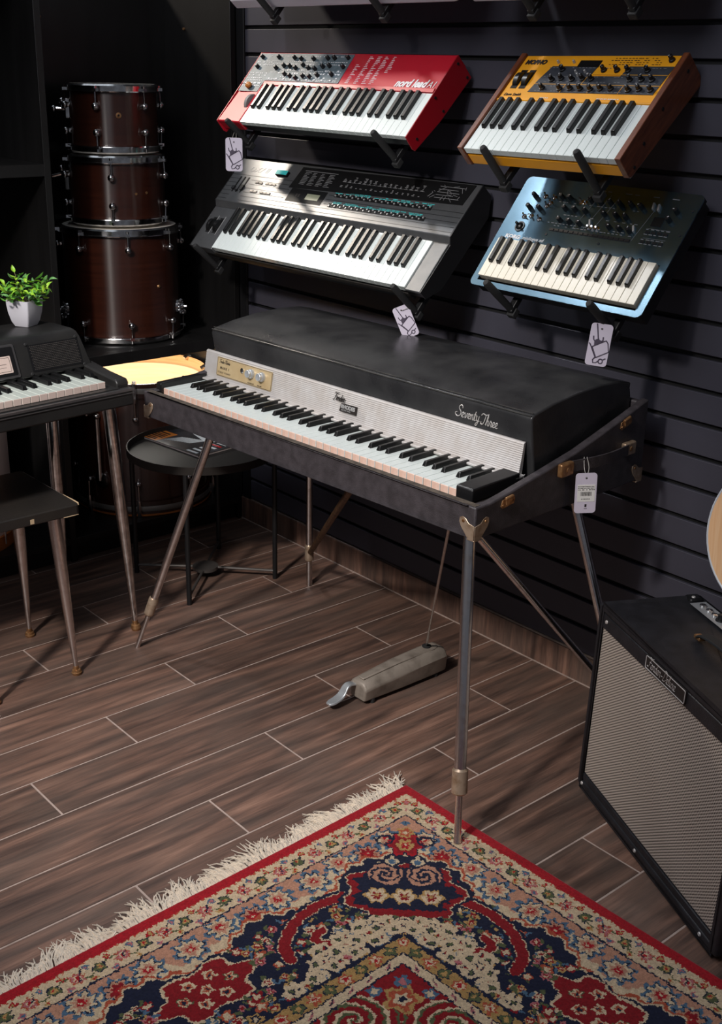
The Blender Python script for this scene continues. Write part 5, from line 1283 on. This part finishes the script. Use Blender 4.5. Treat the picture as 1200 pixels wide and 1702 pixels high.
    # inner border and field
    ib = (S >= .345) & (S < .405)
    put_(ib, gold*.9); put_((S >= .345) & (S < .349), navy)
    flower(.364, .0, .0125, 6, [(1, rust), (.7, cream), (.35, red)], per=.072, reg=ib); flower(.364, .036, .0125, 4, [(1, navy), (.85, green), (.4, gold)], per=.072, reg=ib)
    put_((S >= .379) & (S < .382), navy); put_((S >= .382) & (S < .400), cream)
    x = T % .045; put_((S >= .385) & (S < .397) & (np.abs(x-.02-(S-.39)*1.2) < .004), pink); put_((S >= .385) & (S < .397) & (np.abs(x-.02-(S-.39)*1.2) < .0015), navy)
    put_((S >= .400) & (S < .403), navy)
    fld = S >= .403; put_(fld, dred)
    P2 = p; Q2 = np.abs(q)
    dp, dq = P2-.500, Q2-.055; rr = np.hypot(dp, dq*.85); th = np.arctan2(dp, dq); sp = (rr-.0045*th) % .014
    put_(fld & (rr < .046) & (sp < .007), cream); put_(fld & (rr < .046) & (sp < .0035), green)
    def fl3(p0, q0, r, layers):
        dp, dq = p-p0, (np.abs(q)-q0 if q0 else q); rr = np.hypot(dp, dq)/(1+.2*np.cos(5*np.arctan2(dp, dq)))
        for f, col in layers: put_((rr < r*f) & fld, col)
    fl3(.462, 0, .022, [(1, gold), (.75, rust), (.45, cream), (.2, navy)]); fl3(.432, 0, .010, [(1, blue), (.5, pink)]); fl3(.452, .034, .009, [(1, blue), (.5, cream)])
    for k in range(90):
        s = R_.uniform(.425, .9); t_ = R_.uniform(.56, 1.9)
        if t_ < s+.08: continue
        ca, cb = cols[R_.randint(len(cols))]; flower(s, t_, R_.uniform(.009, .018), 5, [(1, ca if ca is not dred else gold), (.6, cb), (.3, cream)], reg=fld)
    return c*.82
RL_, RWd = 1.95, 1.35
def rug_grid(a0, a1, b0, b1, cell, z, hole=None):
    na, nb = int(round((a1-a0)/cell)), int(round((b1-b0)/cell)); a = np.linspace(a0, a1, na+1); b = np.linspace(b0, b1, nb+1)
    AA, BB = np.meshgrid(a, b, indexing='ij'); rs = np.random.RandomState(2)
    Z = z+rs.uniform(-.0005, .0005, AA.shape); edge = np.minimum(AA, BB); Z -= np.clip(.004-edge, 0, .004)*.9
    V = np.stack([AA, -BB, Z], -1).reshape(-1, 3)
    I, J = np.meshgrid(np.arange(na), np.arange(nb), indexing='ij'); i0 = (I*(nb+1)+J).ravel(); F = np.stack([i0, i0+1, i0+nb+2, i0+nb+1], 1)
    jit = rs.uniform(-.0011, .0011, (2, na, nb)); CA, CB = (a[:-1]+a[1:])/2, (b[:-1]+b[1:])/2; GA, GB = np.meshgrid(CA, CB, indexing='ij')
    col = rug_paint(GA+jit[0], GB+jit[1])
    big = rs.uniform(.90, 1.05, (na//3+1, nb//3+1)).repeat(3, 0).repeat(3, 1)[:na, :nb]; col = col*(rs.uniform(.78, 1.12, (na, nb))*big)[..., None]
    # flush pile abrash: cream motes worn into the red guard band
    me = bpy.data.meshes.new('pile'); me.vertices.add(len(V)); me.vertices.foreach_set('co', V.ravel()); n = len(F)
    me.loops.add(n*4); me.polygons.add(n); me.loops.foreach_set('vertex_index', F.ravel()); me.polygons.foreach_set('loop_start', np.arange(0, n*4, 4)); me.polygons.foreach_set('loop_total', np.full(n, 4))
    me.update(); at = me.color_attributes.new('knots', 'FLOAT_COLOR', 'CORNER'); cc = np.ones((n, 4, 4), np.float32); cc[:, :, :3] = col.reshape(-1, 1, 3); at.data.foreach_set('color', cc.ravel())
    return me
m_rug = bpy.data.materials.new('wool_pile'); m_rug.use_nodes = True; _n = m_rug.node_tree.nodes; _b = _n['Principled BSDF']
_a = _n.new('ShaderNodeVertexColor'); _a.layer_name = 'knots'; m_rug.node_tree.links.new(_a.outputs[0], _b.inputs['Base Color']); _b.inputs['Roughness'].default_value = .95; _b.inputs['Specular IOR Level'].default_value = .1; _b.inputs['Sheen Weight'].default_value = .15
m_fr = mat('fringe_cotton', C(226, 214, 198), .9)
t = thing('rug', 'red and navy oriental rug with white fringe on the plank floor', 'rug', Matrix.Translation((RO[0], RO[1], .0015)) @ Matrix.Rotation(RA, 4, 'Z'))
me = rug_grid(0, 1.00, 0, 1.05, .0023, .0085); me.materials.append(m_rug); o = link('pile', me, t)
me = rug_grid(1.00, RL_, 0, 1.05, .008, .0085); me.materials.append(m_rug); link('pile', me, t)
me = rug_grid(0, RL_, 1.05, RWd, .008, .0085); me.materials.append(m_rug); link('pile', me, t)
MB().box(.0005, RL_, -RWd, -.0005, 0, .0055).build('rug_backing', m_redside, t)
rf = random.Random(9); mb = MB()
for k in range(1500):
    b = .012+k*(RWd-.02)/1150+rf.uniform(-.003, .003); clump = math.sin(b*67)*.5+math.sin(b*31+1)*.5
    L_ = rf.uniform(.028, .058)*(1+.35*clump); dr = .55*math.sin(b*23)+.35*math.sin(b*83)+rf.uniform(-.35, .35)
    p = [(0.004, -b, .005)]; x, y, an = 0.0, -b, dr*.3
    for j in range(4):
        an += dr*.28+rf.uniform(-.35, .35); x -= L_/4*math.cos(an); y += L_/4*math.sin(an); p.append((x, y, max(.0012, .0055-j*.0012+rf.uniform(0, .006))))
    mb.tube(p, [.0017, .0018, .0016, .0014, .0007], 3, caps=False)
me = mb.mesh('fringe', [m_fr], clean=False); link('fringe', me, t, 'cream cotton fringe', kind='stuff')
for o in bpy.data.objects:
    if o.parent and o.name.split('.')[0] in ('panel_print', 'preset_list', 'teal_print', 'barcode_print', 'key_labels', 'button_row'): o['kind'] = 'stuff'
print('objects', len(bpy.data.objects))
